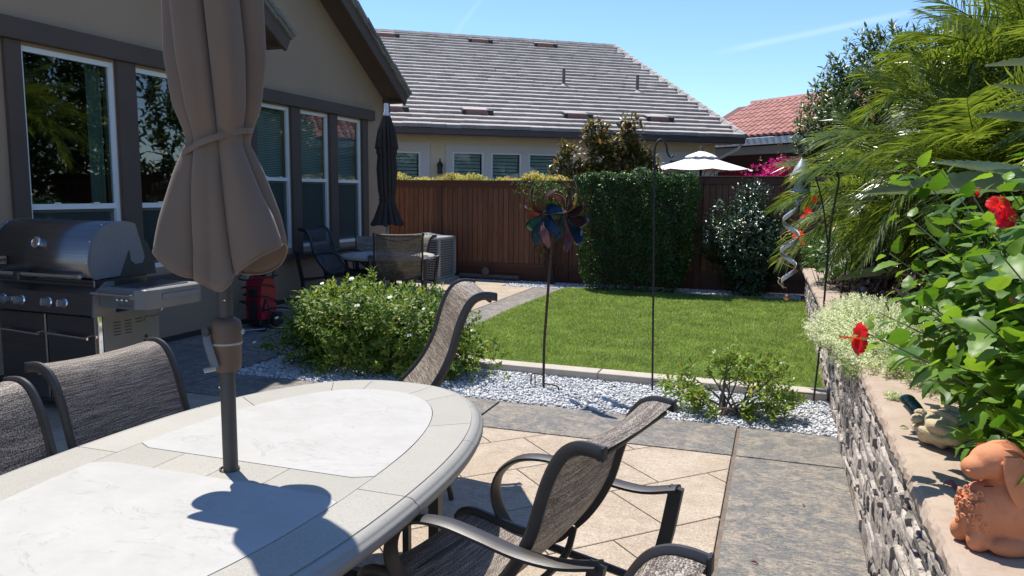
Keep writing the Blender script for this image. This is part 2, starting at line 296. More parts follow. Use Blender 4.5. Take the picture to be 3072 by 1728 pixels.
# ---------------------------------------------------------------- mesh helpers
def fast_mesh(name, V, F, smooth=False, uv=None):
    V = np.asarray(V, dtype=np.float32).reshape(-1, 3); F = np.asarray(F, dtype=np.int32); k = F.shape[1]
    me = bpy.data.meshes.new(name); me.vertices.add(len(V)); me.vertices.foreach_set('co', V.ravel())
    me.loops.add(F.size); me.loops.foreach_set('vertex_index', F.ravel())
    me.polygons.add(len(F)); me.polygons.foreach_set('loop_start', np.arange(0, F.size, k, dtype=np.int32))
    try: me.polygons.foreach_set('loop_total', np.full(len(F), k, dtype=np.int32))
    except Exception: pass
    if smooth: me.polygons.foreach_set('use_smooth', np.ones(len(F), dtype=bool))
    me.update(calc_edges=True); me.validate(); return me
class MB:
    def __init__(s): s.v = []; s.f = []; s.uv = None
    def add(s, V, F):
        o = len(s.v); s.v += [tuple(map(float, p)) for p in V]; s.f += [tuple(i+o for i in q) for q in F]; return s
    def box(s, x0, x1, y0, y1, z0, z1, bev=0, M=None):
        if bev <= 0:
            V = [(x, y, z) for z in (z0, z1) for x, y in ((x0,y0),(x1,y0),(x1,y1),(x0,y1))]
            F = [(3,2,1,0),(4,5,6,7),(0,1,5,4),(1,2,6,5),(2,3,7,6),(3,0,4,7)]
        else:
            b = bev; ring = lambda e, z: [(x0+e,y0+b if e==0 else y0,z)]  # unused
            V = []; 
            def oct_(i, z): return [(x0+b,y0+i,z),(x1-b,y0+i,z),(x1-i,y0+b,z),(x1-i,y1-b,z),(x1-b,y1-i,z),(x0+b,y1-i,z),(x0+i,y1-b,z),(x0+i,y0+b,z)]
            V = oct_(b*.6, z0) + oct_(0, z0+b) + oct_(0, z1-b) + oct_(b*.6, z1)
            F = [tuple(range(7,-1,-1)), tuple(range(24,32))]
            for r_ in range(3):
                for k in range(8): F.append((r_*8+k, r_*8+(k+1)%8, r_*8+8+(k+1)%8, r_*8+8+k))
        if M is not None: V = [M @ Vector(p) for p in V]
        return s.add(V, F)
    def prism(s, poly, z0, z1, bev=0):
        """polygon in XY, anticlockwise, extruded in Z"""
        n = len(poly)
        if bev:
            c = (sum(p[0] for p in poly)/n, sum(p[1] for p in poly)/n)
            ins = inset(poly, bev)
            V = [(x,y,z0) for x,y in poly]+[(x,y,z1-bev*.6) for x,y in poly]+[(x,y,z1) for x,y in ins]
            F = [tuple(range(n-1,-1,-1)), tuple(range(2*n,3*n))]
            for r_ in (0,1):
                for k in range(n): F.append((r_*n+k, r_*n+(k+1)%n, r_*n+n+(k+1)%n, r_*n+n+k))
        else:
            V = [(x,y,z0) for x,y in poly]+[(x,y,z1) for x,y in poly]
            F = [tuple(range(n-1,-1,-1)), tuple(range(n,2*n))]+[(k,(k+1)%n,n+(k+1)%n,n+k) for k in range(n)]
        return s.add(V, F)
    def prismM(s, poly, h0, h1, M):
        """2D polygon (a,b) extruded along c, mapped by matrix M"""
        n = len(poly); V = [M @ Vector((x,y,h0)) for x,y in poly]+[M @ Vector((x,y,h1)) for x,y in poly]
        return s.add(V, [tuple(range(n-1,-1,-1)), tuple(range(n,2*n))]+[(k,(k+1)%n,n+(k+1)%n,n+k) for k in range(n)])
    def tube(s, pts, r, n=8, r2=None, upv=(0,0,1), cap=True, taper=None):
        P = [Vector(p) for p in pts]; m = len(P); U = Vector(upv); V = []; F = []
        for i, p in enumerate(P):
            t = (P[min(i+1,m-1)]-P[max(i-1,0)]).normalized()
            a = U - t*U.dot(t)
            if a.length < 1e-4: a = Vector((1,0,0)) - t*t.x
            a.normalize(); b = t.cross(a); U = a if upv == (0,0,1) and n > 4 and r2 is None else Vector(upv)
            rr = r if not taper else r*(1+(taper-1)*i/(m-1)); rb = (r2 if r2 else r)*(rr/r)
            for k in range(n):
                th = 2*PI*(k+.5)/n
                ca, sa = math.cos(th), math.sin(th)
                if r2 is not None:   # rounded rectangle
                    q = 1/max(abs(ca), abs(sa))**.75; ca *= q; sa *= q
                V.append(p + a*(ca*rr) + b*(sa*rb))
        for i in range(m-1):
            for k in range(n): F.append((i*n+k, i*n+(k+1)%n, (i+1)*n+(k+1)%n, (i+1)*n+k))
        if cap: F += [tuple(range(n-1,-1,-1)), tuple(range((m-1)*n, m*n))]
        return s.add(V, F)
    def lathe(s, prof, n=24, c=(0,0,0), cap=True, axis='Z'):
        V = []; F = []
        for r, z in prof:
            for k in range(n):
                th = 2*PI*k/n; p = (r*math.cos(th), r*math.sin(th), z)
                if axis == 'X': p = (p[2], p[0], p[1])
                if axis == 'Y': p = (p[1], p[2], p[0])
                V.append((c[0]+p[0], c[1]+p[1], c[2]+p[2]))
        m = len(prof)
        for i in range(m-1):
            for k in range(n): F.append((i*n+k, i*n+(k+1)%n, (i+1)*n+(k+1)%n, (i+1)*n+k))
        if cap: F += [tuple(range(n-1,-1,-1)), tuple(range((m-1)*n, m*n))]
        return s.add(V, F)
    def ball(s, c, r, n=12, m=8, sq=(1,1,1)):
        return s.lathe_s([(math.sin(PI*i/m)*r, -math.cos(PI*i/m)*r) for i in range(m+1)], n, c, sq)
    def lathe_s(s, prof, n, c, sq):
        V = []; F = []
        for r, z in prof:
            for k in range(n): th = 2*PI*k/n; V.append((c[0]+max(r,1e-4)*math.cos(th)*sq[0], c[1]+max(r,1e-4)*math.sin(th)*sq[1], c[2]+z*sq[2]))
        m = len(prof)
        for i in range(m-1):
            for k in range(n): F.append((i*n+k, i*n+(k+1)%n, (i+1)*n+(k+1)%n, (i+1)*n+k))
        return s.add(V, F)
    def grid(s, fn, nu, nv, closed=False):
        V = [fn(i/(nu if closed else nu-1), j/(nv-1)) for j in range(nv) for i in range(nu)]; F = []
        for j in range(nv-1):
            for i in range(nu if closed else nu-1): F.append((j*nu+i, j*nu+(i+1)%nu, (j+1)*nu+(i+1)%nu, (j+1)*nu+i))
        return s.add(V, F)
    def mesh(s, name, smooth=False, angle=None):
        me = bpy.data.meshes.new(name); me.from_pydata(s.v, [], s.f); me.validate(); me.update()
        if smooth:
            me.polygons.foreach_set('use_smooth', [True]*len(me.polygons))
            try: me.set_sharp_from_angle(angle=R(angle or 40))
            except Exception: pass
        return me
    def obj(s, name, m, parent=None, smooth=False, angle=None, world=True, **kw): return link(name, s.mesh(name, smooth, angle), m, parent, world, **kw)
def inset(poly, d):
    n = len(poly); out = []
    for i in range(n):
        p0, p1, p2 = Vector(poly[i-1]), Vector(poly[i]), Vector(poly[(i+1)%n])
        a = (p1-p0).normalized(); b = (p2-p1).normalized(); na = Vector((-a.y,a.x)); nb = Vector((-b.y,b.x))
        k = na+nb; k = k/max(k.length_squared, .3)*2*d*.5*2 if False else (na+nb)*(d/max(1+na.dot(nb), .3))
        out.append((p1.x+k.x, p1.y+k.y))
    return out
def link(name, me, m, parent=None, world=True, loc=None, label=None, kind=None):
    o = bpy.data.objects.new(name, me); COL.objects.link(o)
    if m and len(me.materials) == 0: me.materials.append(m)
    if parent is not None:
        o.parent = parent
        if world and parent.parent is None: o.location = -Vector(parent.location)
    if loc: o.location = Vector(o.location) + Vector(loc)
    if label: o['label'] = label
    if kind: o['kind'] = kind
    return o
def thing(name, label, cat, loc=(0,0,0), rz=0, group=None, scale=1):
    o = bpy.data.objects.new(name, None); COL.objects.link(o); o.location = loc; o.rotation_euler = (0,0,rz); o.scale = (scale,)*3
    o.empty_display_size = .1; o['label'] = label; o['category'] = cat
    if group: o['group'] = group
    return o
def tag(o, label, cat, group=None):
    o['label'] = label; o['category'] = cat
    if group: o['group'] = group
    return o
def copy_tree(o, parent=None):
    c = o.copy(); COL.objects.link(c)
    if parent is not None: c.parent = parent
    for ch in list(o.children): copy_tree(ch, c)
    return c
def struct(o): o['kind'] = 'structure'; return o
def stuff(o): o['kind'] = 'stuff'; return o
def clip(poly, a, b, c):   # keep a*x+b*y<=c
    out = []
    for i in range(len(poly)):
        p, q = poly[i-1], poly[i]; dp = a*p[0]+b*p[1]-c; dq = a*q[0]+b*q[1]-c
        if (dp <= 0) != (dq <= 0):
            t = dp/(dp-dq); out.append((p[0]+t*(q[0]-p[0]), p[1]+t*(q[1]-p[1])))
        if dq <= 0: out.append(q)
    return out
def area(p): return .5*sum(p[i-1][0]*p[i][1]-p[i][0]*p[i-1][1] for i in range(len(p)))
def bez(p0, p1, p2, p3, n=10):
    a, b, c, d = map(Vector, (p0,p1,p2,p3))
    return [a*(1-t)**3+b*3*t*(1-t)**2+c*3*t*t*(1-t)+d*t**3 for t in [i/(n-1) for i in range(n)]]
def smoothpath(pts, k=4):
    P = [Vector(p) for p in pts]; P = [P[0]*2-P[1]]+P+[P[-1]*2-P[-2]]; out = []
    for i in range(1, len(P)-2):
        for j in range(k):
            t = j/k; a, b, c, d = P[i-1:i+3]
            out.append(.5*((2*b)+(c-a)*t+(2*a-5*b+4*c-d)*t*t+(3*b-a-3*c+d)*t**3))
    out.append(P[-2]); return out

# leaf templates: length 1 along +X, normal +Z
def tpl_leaf(w=.4, fold=.12, droop=.12, wav=0):
    V = [(0,0,0), (.33,w*.46,fold*w-.02*droop), (.33,0,-.0), (.33,-w*.46,fold*w-.02*droop), (.7,w*.36,fold*w-.5*droop), (.7,0,-.35*droop), (.7,-w*.36,fold*w-.5*droop), (1,0,-droop)]
    F = [(0,2,1),(0,3,2),(1,2,5),(1,5,4),(2,3,6),(2,6,5),(4,5,7),(5,6,7)]
    return np.array(V), np.array(F)
def tpl_tiny(w=.5): return np.array([(0,0,0),(.5,w/2,.05),(1,0,0),(.5,-w/2,.05)]), np.array([(0,3,1),(3,2,1)])
def scatter(tpl, pos, d, nrm, size, wid=None):
    V, F = tpl; n = len(pos)
    d = d/np.maximum(np.linalg.norm(d, axis=1, keepdims=True), 1e-6)
    nrm = nrm - d*(nrm*d).sum(1, keepdims=True); nrm /= np.maximum(np.linalg.norm(nrm, axis=1, keepdims=True), 1e-6)
    y = np.cross(nrm, d); s_ = size[:,None,None]
    P = pos[:,None,:] + s_*(V[None,:,0:1]*d[:,None,:] + V[None,:,1:2]*y[:,None,:]*(1 if wid is None else wid[:,None,None]) + V[None,:,2:3]*nrm[:,None,:])
    FF = F[None] + (np.arange(n)*len(V))[:,None,None]
    return P.reshape(-1,3), FF.reshape(-1, F.shape[1])
def unit(v): return v/np.maximum(np.linalg.norm(v, axis=1, keepdims=True), 1e-9)
def shoots(tips, dirs, k, L, size, open_=(.5,1.1), jit=.25):
    """k leaves round the last L metres of each shoot"""
    n = len(tips); T = np.repeat(tips, k, 0); D = unit(np.repeat(dirs, k, 0)); m = n*k
    t = np.tile(np.linspace(0, 1, k), n); ph = np.tile(np.arange(k)*2.4, n)+np.repeat(RNG.random(n)*6.28, k)
    a = unit(np.cross(D, RNG.normal(size=(n,3)).repeat(k, 0)+1e-3)); b = np.cross(D, a)
    rad = a*np.cos(ph)[:,None]+b*np.sin(ph)[:,None]
    op = (open_[0]+(open_[1]-open_[0])*t)[:,None]
    pos = T - D*(t*L)[:,None]; dr = D*(1-op*.6)+rad*op + RNG.normal(size=(m,3))*jit
    nr = D*1.0 - rad*.2 + RNG.normal(size=(m,3))*.2 + np.array([0,0,.35])
    return pos, dr, nr, size*(.65+.5*RNG.random(m))*(1-.35*(1-t)*0)
def foliage(name, arrs, tpl, m, parent=None, smooth=False, **kw):
    pos, d, nr, sz = [np.concatenate([a[i] for a in arrs]) for i in range(4)]
    V, F = scatter(tpl, pos, d, nr, sz); return link(name, fast_mesh(name, V, F, smooth), m, parent, **kw)
def ell_tips(n, c, r, inner=.75, zmin=-1, lump=.15, seed=None):
    v = unit(RNG.normal(size=(n*2,3))); v = v[v[:,2] > zmin][:n]
    ph = RNG.random(3)*6; lm = 1+lump*(np.sin(v[:,0]*5+ph[0])+np.sin(v[:,1]*6+ph[1])+np.sin(v[:,2]*5+ph[2]))/2
    rr = (inner+(1-inner)*RNG.random(len(v))**.6)*lm
    return np.array(c)+v*rr[:,None]*np.array(r), unit(v/np.array(r)+np.array([0,0,.5]))
def branches(base, tips, r=.008, n=5, spread=.3, k=5, mid=.45, m=None, parent=None, name='branch'):
    mb = MB()
    for t in tips:
        b = Vector(base)+Vector((random.uniform(-1,1), random.uniform(-1,1), 0))*spread*.3; t = Vector(t)
        q = b.lerp(t, mid)+Vector((random.uniform(-1,1), random.uniform(-1,1), random.uniform(-.3,.8)))*spread*.35
        mb.tube(bez(b, b.lerp(q,.6)+Vector((0,0,.02)), q, t, k), r, n, taper=.35)
    return mb.obj(name, m or M_barkd, parent, smooth=True)

# ================================================================ GROUND
mb = MB(); mb.box(-60, 60, -20, 120, -.60, -.06); struct(mb.obj('ground', M_soil))
# patio: joints show the bed below, every stamped panel is a piece
patio = struct(MB().box(-8, .47, -3, 13.2, -.058, -.014).obj('patio', M_joint))
def panel(poly, m, z=0.0, g=.004):
    if len(poly) < 3 or abs(area(poly)) < .002: return
    if area(poly) < 0: poly = poly[::-1]
    poly = [p for i, p in enumerate(poly) if (Vector(p)-Vector(poly[i-1])).length > .004]
    if len(poly) < 3: return
    p2 = inset(poly, g); b = MB().prism(p2, -.016, z, .003)
    cx = sum(p[0] for p in p2)/len(p2); cy = sum(p[1] for p in p2)/len(p2)
    b.v = [(x-cx, y-cy, zz) for x, y, zz in b.v]
    link('patio_panel', b.mesh('patio_panel'), m, patio, False, loc=(cx, cy, 0))
def rect(x0, y0, x1, y1): return [(x0,y0),(x1,y0),(x1,y1),(x0,y1)]
# beige field laid diagonally
bs = [-12.0]
bcuts = [-3.9,-3.2,-2.5,-1.8,-1.1,-.4,.3,1.0,1.75,2.45,3.2,4.02,4.73,5.46,6.16,6.87,7.6,8.3,9.0,9.7,10.4]
field = rect(-5.95, -1.2, -.196, 4.772)
rr = random.Random(5)
fixed = {4.02: [1.3, 2.24, 3.17, 4.1], 4.73: [1.1, 1.8, 2.72, 3.62], 5.46: [.9, 2.24, 3.14, 3.9], 3.2: [.2, .9, 1.8, 2.72, 3.6]}
for i in range(len(bcuts)-1):
    b0, b1 = bcuts[i], bcuts[i+1]
    cuts = fixed.get(b0, None); a = -9.0+rr.random()*.6; full = []
    while a < 6: full.append(a); a += rr.choice([.47,.9,.93,1.1])
    if cuts: full = [x for x in full if x < cuts[0]-.3 or x > cuts[-1]+.3]+cuts; full.sort()
    for a0, a1 in zip(full[:-1], full[1:]):
        p = [((a_-b_)/2, (a_+b_)/2) for a_, b_ in ((a0,b0),(a1,b0),(a1,b1),(a0,b1))]
        for A, B, C_ in ((1,0,-.196),(-1,0,5.95),(0,1,4.772),(0,-1,1.2)):
            p = clip(p, A, B, C_)
            if not p: break
        if p: panel(p, M_beige)
# grey border strips
for p in (rect(-.176,4.786,.452,5.40), rect(-.176,1.55,.452,4.774), rect(-.176,-1.2,.452,1.538), rect(-1.95,4.786,-.194,5.42), rect(-3.6,4.786,-1.962,5.44), rect(-4.52,4.786,-3.612,5.42), rect(-5.95,4.786,-4.53,6.3)): panel(p, M_greyc)
# walk beside the house
def walk(x0, x1, y0, y1, m):
    if x1-x0 > .05: panel(rect(x0,y0,x1,y1), m)
walk(-3.87,-3.36,7.5,10.2,M_greyc); walk(-3.87,-3.36,10.21,12.35,M_greyc)
walk(-6.58,-5.45,6.31,7.3,M_greyc); walk(-5.44,-4.53,6.31,7.3,M_greyc)
ws = [(-6.58,-5.3),(-5.29,-3.88)]
for i, (y0, y1) in enumerate([(7.31,8.6),(8.61,9.9),(9.91,11.2),(11.21,12.38)]):
    k = (i%2)*.5
    walk(-6.58, -5.6+k, y0, y1, M_beige if y0 > 7.4 else M_greyc); walk(-5.59+k, -3.88, y0, y1, M_beige)
walk(-6.58,-4.46,12.39,12.97,M_beige)
# ---------------------------------------------------------------- gravel beds
beds = [[(-4.50,5.45),(-2.1,5.47),(.452,5.41),(.45,6.40),(-2.35,6.42),(-3.3,6.9),(-3.34,7.48),(-4.52,7.28)], [(-4.44,12.40),(.40,12.30),(.4,13.2),(-6.9,13.2),(-6.9,12.99),(-4.44,12.99)]]
def inpoly(x, y, poly):
    c = np.zeros(len(x), bool)
    for i in range(len(poly)):
        (x1,y1),(x2,y2) = poly[i-1], poly[i]
        c ^= ((y1 > y) != (y2 > y)) & (x < (x2-x1)*(y-y1)/(y2-y1+1e-12)+x1)
    return c
mb = MB()
for b in beds: mb.prism(b if area(b) > 0 else b[::-1], -.05, -.012)
struct(mb.obj('gravel_bed', M_gravelbed))
ico_v = []; t_ = (1+5**.5)/2
for a, b in ((-1,t_),(1,t_),(-1,-t_),(1,-t_)): ico_v += [(a,b,0)]
for a, b in ((-1,t_),(1,t_),(-1,-t_),(1,-t_)): ico_v += [(0,a,b)]
for a, b in ((t_,-1),(t_,1),(-t_,-1),(-t_,1)): ico_v += [(a,0,b)]
ico_v = np.array(ico_v)/2; ico_f = np.array([(0,11,5),(0,5,1),(0,1,7),(0,7,10),(0,10,11),(1,5,9),(5,11,4),(11,10,2),(10,7,6),(7,1,8),(3,9,4),(3,4,2),(3,2,6),(3,6,8),(3,8,9),(4,9,5),(2,4,11),(6,2,10),(8,6,7),(9,8,1)])
def stones(name, poly, n, s, z, m):
    P = np.array(poly); x = RNG.uniform(P[:,0].min(), P[:,0].max(), n*3); y = RNG.uniform(P[:,1].min(), P[:,1].max(), n*3)
    k = inpoly(x, y, poly); x, y = x[k][:n], y[k][:n]; m_ = len(x)
    V = ico_v[None]*(1+.22*RNG.normal(size=(m_,12,1)))*(s*(.6+.7*RNG.random((m_,1,1))))*np.array([1,.75,.55])
    a = RNG.random(m_)*6.28; tl = RNG.normal(size=m_)*.45; ca, sa = np.cos(a)[:,None], np.sin(a)[:,None]; ct, st = np.cos(tl)[:,None], np.sin(tl)[:,None]
    Y, Z = V[:,:,1]*ct-V[:,:,2]*st, V[:,:,1]*st+V[:,:,2]*ct
    X2, Y2 = V[:,:,0]*ca-Y*sa, V[:,:,0]*sa+Y*ca
    Q = np.stack([X2+x[:,None], Y2+y[:,None], Z+(z+RNG.random(m_)*s*.9)[:,None]], 2)
    F = ico_f[None]+(np.arange(m_)*12)[:,None,None]
    return stuff(link(name, fast_mesh(name, Q.reshape(-1,3), F.reshape(-1,3)), m))
g = stones('gravel', beds[0], 17000, .0135, -.010, M_gravel); g['label'] = 'white crushed gravel filling the bed between patio and lawn'
g = stones('gravel', beds[1], 8000, .016, -.010, M_gravel); g['label'] = 'white gravel strip along the foot of the cedar fence'
# ---------------------------------------------------------------- lawn
lawn = [(-3.35,7.52),(-3.2,7.0),(-2.7,6.66),(-2.30,6.585),(.42,6.50),(.43,9),(.42,12.28),(-1.5,12.32),(-3.3,12.36),(-3.36,10.0)]
mb = MB(); mb.prism(lawn, -.05, .004); struct(mb.obj('lawn_soil', M_turf))
def grass(n):
    x = RNG.uniform(-3.4,.45,n); y = 6.45+(12.45-6.45)*RNG.random(n)**1.35; k = inpoly(x, y, lawn); x, y = x[k], y[k]; m_ = len(x)
    big = (np.sin(x*2.1+1)+np.sin(y*1.7+x)+np.sin(x*5.1-y*3.3))/3
    h = (.036+.022*RNG.random(m_)+.010*big); w = .0032+.0022*RNG.random(m_)+.0009*(y-6.5)*.5
    a = RNG.random(m_)*6.28; lean = RNG.normal(size=(m_,2))*.014
    dx, dy = np.cos(a)*w, np.sin(a)*w; z0 = np.full(m_, .0)
    P = np.stack([np.stack([x-dx,y-dy,z0],1), np.stack([x+dx,y+dy,z0],1), np.stack([x+dx*.6+lean[:,0]*.5,y+dy*.6+lean[:,1]*.5,h*.62],1), np.stack([x-dx*.6+lean[:,0]*.5,y-dy*.6+lean[:,1]*.5,h*.62],1), np.stack([x+lean[:,0]*1.6,y+lean[:,1]*1.6,h],1)],1)
    F = np.array([(0,1,2),(0,2,3),(3,2,4)])[None]+(np.arange(m_)*5)[:,None,None]
    o = stuff(link('grass', fast_mesh('grass', P.reshape(-1,3), F.reshape(-1,3)), L_grass)); o['label'] = 'mown green lawn between gravel beds and stone wall'
grass(190000)
# kerb pieces
kerb = thing('concrete_kerb', 'pale concrete mow strip along the near edge of the lawn', 'kerb', (-1,6.5,0))
kx = [-2.42,-1.405,-.38,.44]
for a, b in zip(kx[:-1], kx[1:]):
    ya, yb = 6.395-.02*(a+2.4), 6.395-.02*(b+2.4)
    MB().prism([(a+.006,ya),(b-.006,yb),(b-.006,yb+.17),(a+.006,ya+.17)], -.04, .062, .008).obj('kerb_piece', M_conc, kerb)
MB().prism([(-2.43,6.40),(-2.43,6.565),(-2.75,6.64),(-3.22,6.98),(-3.36,7.5),(-3.46,7.46),(-3.33,6.9),(-2.85,6.5)][::-1], -.04, .05, .006).obj('kerb_piece', M_conc, kerb)
kb = thing('concrete_kerb', 'thin concrete edging at the far end of the lawn by the hedge', 'kerb', (-1,12.36,0))
for a, b in zip([-3.3,-2.1,-.9,.3][:-1], [-3.3,-2.1,-.9,.3][1:]): MB().box(a+.005,b-.005,12.33,12.40,-.04,.03,.006).obj('kerb_piece', M_conc, kb)

# ================================================================ STONE RETAINING WALL
swall = thing('stone_wall', 'low ledge-stone retaining wall with sandstone cap along the right side', 'wall', (.6,6.5,0))
def ztop(y): return .672 if y < 4.4 else (.672-(y-4.4)/1.6*.09 if y < 6.0 else .585-(y-6.0)/6.4*.14)
mb = MB(); ys = [-.6,1,2,3,4.4,5.2,6,8,10,12.6]
for y0, y1 in zip(ys[:-1], ys[1:]):
    V = [(.475,y0,-.05),(.70,y0,-.05),(.70,y1,-.05),(.475,y1,-.05),(.475,y0,ztop(y0)-.01),(.70,y0,ztop(y0)-.01),(.70,y1,ztop(y1)-.01),(.475,y1,ztop(y1)-.01)]
    mb.add(V, [(3,2,1,0),(4,5,6,7),(0,1,5,4),(1,2,6,5),(2,3,7,6),(3,0,4,7)])
mb.obj('wall_core', M_mortar, swall)
def rock(L, h, prot, rg):
    """rough ledge stone, face towards -X; origin mid base"""
    nx, nz = 4, 4; V = []; F = []; tl = rg.normal()*.25; sk = rg.normal()*.12
    for i in range(nx):
        c_ = prot*(.85+.3*rg.random())*(1+tl*(i/(nx-1)-.5)*2)
        for j in range(nz):
            u = (i/(nx-1)-.5)*(.96 if i in (0,3) else 1)+rg.normal()*.02; w = (0,.22,.8,1)[j]
            V.append((-c_*(.80,.97,1.0,.86)[j]*(.9 if i in (0,3) else 1)-.004+rg.normal()*.0015, u*L, w*h+sk*u*h+rg.normal()*h*.05))
    for i in range(nx):
        for j in range(nz):
            u = i/(nx-1)-.5; w = j/(nz-1); V.append((.03, u*L, w*h))
    f0 = lambda i, j: i*nz+j; o = nx*nz
    for i in range(nx-1):
        for j in range(nz-1): F.append((f0(i,j), f0(i,j+1), f0(i+1,j+1), f0(i+1,j)))
    rim = [f0(i,0) for i in range(nx)]+[f0(nx-1,j) for j in range(1,nz)]+[f0(i,nz-1) for i in range(nx-2,-1,-1)]+[f0(0,j) for j in range(nz-2,0,-1)]
    for k in range(len(rim)): a, b2 = rim[k], rim[(k+1)%len(rim)]; F.append((a, b2, b2+o, a+o))
    return V, F
rg = np.random.default_rng(3); pieces = []; y = .2
zz = .0
rows = []
while zz < .66: h = float(rg.choice([.022,.03,.04,.052,.066])); rows.append((zz, h)); zz += h+.002
for z0, h in rows:
    y = .1+rg.random()*.1
    while y < 12.5:
        L = float(rg.choice([.06,.10,.15,.20,.26]))*(1 if y < 4 else 1.3)
        if z0+h*.7 < ztop(y): pieces.append((y, z0+rg.normal()*.006, L, min(h, ztop(y)-z0), float(.004+.026*rg.random()**1.4)))
        y += L+.003
pieces.sort(key=lambda p: abs(p[0]-1.2)); near = pieces[:300]; far = pieces[300:]
for p in near:
    V, F = rock(p[2], p[3], p[4], rg); mb = MB().add(V, F); link('stone', mb.mesh('stone'), M_stone, swall, True, loc=(.464, p[0]+p[2]/2, p[1]))
mb = MB()
for p in far:
    V, F = rock(p[2], p[3], p[4]*.8, rg); mb.add([(x+.464, y_+p[0]+p[2]/2, z+p[1]) for x, y_, z in V], F)
mb.obj('distant_stones', M_stonei, swall, kind='stuff')
# cap slabs with split front face
def cap(y0, y1, za, zb, x0, x1, th):
    n = max(6, int((y1-y0)/.022)); V = []; F = []
    for i in range(n+1):
        y = y0+.003+(y1-y0-.006)*i/n; z = za+(zb-za)*i/n
        c = [random.uniform(-.0045,.0045)+.0028*math.sin(y*31+k_*2)+.002*math.sin(y*87+k_) for k_ in range(4)]
        V += [(x1,y,z-th),(x0+.012+c[0]*.5,y,z-th+c[3]*.3),(x0+c[1],y,z-th*.55),(x0+.006+c[2],y,z-th*.2),(x0+.016+c[0]*.4,y,z-.002),(x0+.04,y,z),(x1,y,z)]
    for i in range(n):
        for k in range(7): F.append((i*7+k, i*7+(k+1)%7, i*7+7+(k+1)%7, i*7+7+k))
    F += [tuple(range(6,-1,-1)), tuple(range(n*7, n*7+7))]
    MB().add(V, F).obj('cap_stone', M_cap, swall)
cap(.2,1.87,.742,.742,.425,.95,.066); cap(1.874,4.28,.742,.740,.425,.95,.066)
cap(6.15,8.5,.652,.60,.40,.82,.055); cap(8.505,10.6,.60,.55,.395,.80,.055); cap(10.605,12.45,.55,.505,.385,.78,.055)
# raised bed soil
mb = MB(); mb.grid(lambda u, v: (.66+u*4.4, -.5+v*14.3, .60+.05*math.sin(u*9+v*20)-.11*max(0,(v-.45))/.55+.02*math.sin(v*60+u*30)), 24, 50); struct(mb.obj('planting_bed', M_soil))

# ================================================================ FENCE
def fence(xa, xb, y, ztop_, posts, label, name='cedar_fence', w=.101, seed=1, dirx=True, gap=.004):
    rg_ = random.Random(seed); t = thing(name, label, 'fence', ((xa+xb)/2 if dirx else xa, y, 0), 0 if dirx else PI/2)
    L = xb-xa; cx = 0
    bme = []
    for k in range(4):
        b = MB().box(-w/2+.0045, w/2-.0045, -.008, .008, 0, ztop_-.30, .003); bme.append(b.mesh('board')); bme[-1].materials.append(M_cedar)
    x = -L/2+w/2; i = 0
    while x < L/2:
        o = bpy.data.objects.new('board', bme[rg_.randrange(4)]); COL.objects.link(o); o.parent = t; o.location = (x, rg_.uniform(-.003,.004), .26); x += w
    def loc(nm, b, m): return link(nm, b.mesh(nm), m, t, False)
    ps = [-L/2]+[p-((xa+xb)/2) for p in posts]+[L/2]
    for a, b in zip(ps[:-1], ps[1:]):
        a += .045; b -= .045
        loc('gap_light_blocker', MB().box(a,b,.0125,.022,.21,ztop_-.06), M_cedard)  # dark panel added behind each bay, keeps light from showing through the board gaps
        loc('top_rail', MB().box(a,b,-.030,-.0085,ztop_-.135,ztop_-.022,.003), M_cedard)
        loc('bottom_rail', MB().box(a,b,-.030,-.0085,.235,.31,.003), M_cedard)
        loc('rail_ledge', MB().box(a,b,-.038,-.0085,.205,.233,.003), M_cedard)
        loc('kick_board', MB().box(a,b,-.010,.012,.0,.203,.003), M_cedard)
        loc('cap_board', MB().box(a-.043,b+.043,-.055,.05,ztop_-.020,ztop_,.004), M_cedard)
    for p in posts: loc('post', MB().box(p-(xa+xb)/2-.044, p-(xa+xb)/2+.044, -.045, .045, 0, ztop_-.021, .004), M_cedard)
    return t
fence(-9.0, -1.21, 13.3, 1.82, [-6.03,-3.55], 'long cedar board fence behind the lawn and hedge, lower left section', seed=2)
fence(-1.296, 3.6, 13.28, 1.905, [-1.25,1.2], 'taller dark cedar fence section right of the clipped hedge', seed=3)
fence(-1.0, 13.2, 0, 1.85, [1.4,3.8,6.2,8.6,11], 'cedar side fence behind the palms at the right', seed=4, dirx=True).matrix_world = Matrix.Translation((4.6,6.1,.45)) @ Matrix.Rotation(PI/2, 4, 'Z')

# ================================================================ OUR HOUSE
house = thing('stucco_house', 'taupe stucco house with brown window trim and tiled gable roofs at left', 'house', (-6.3,8,0))
def wall_with_holes(x, y0, y1, z0, z1, holes, th=.15):
    """vertical wall in the YZ plane split round rectangular openings"""
    mb = MB(); ysx = sorted({y0, y1, *[h[0] for h in holes], *[h[1] for h in holes]}); 
    for a, b in zip(ysx[:-1], ysx[1:]):
        hs = sorted([(h[2], h[3]) for h in holes if h[0] <= a+1e-6 and h[1] >= b-1e-6]); z = z0
        for c, d in hs+[(z1, z1)]:
            if c > z+1e-6: mb.box(x-th, x, a, b, z, c)
            z = d
    return mb
XN, XF = -6.0, -6.6
near_h = [(4.83,5.80,.80,2.775),(6.03,7.0,.80,2.775)]
far_h = [(8.64,9.41,.775,2.755),(9.63,10.40,.775,2.755),(10.615,11.38,.775,2.755)]
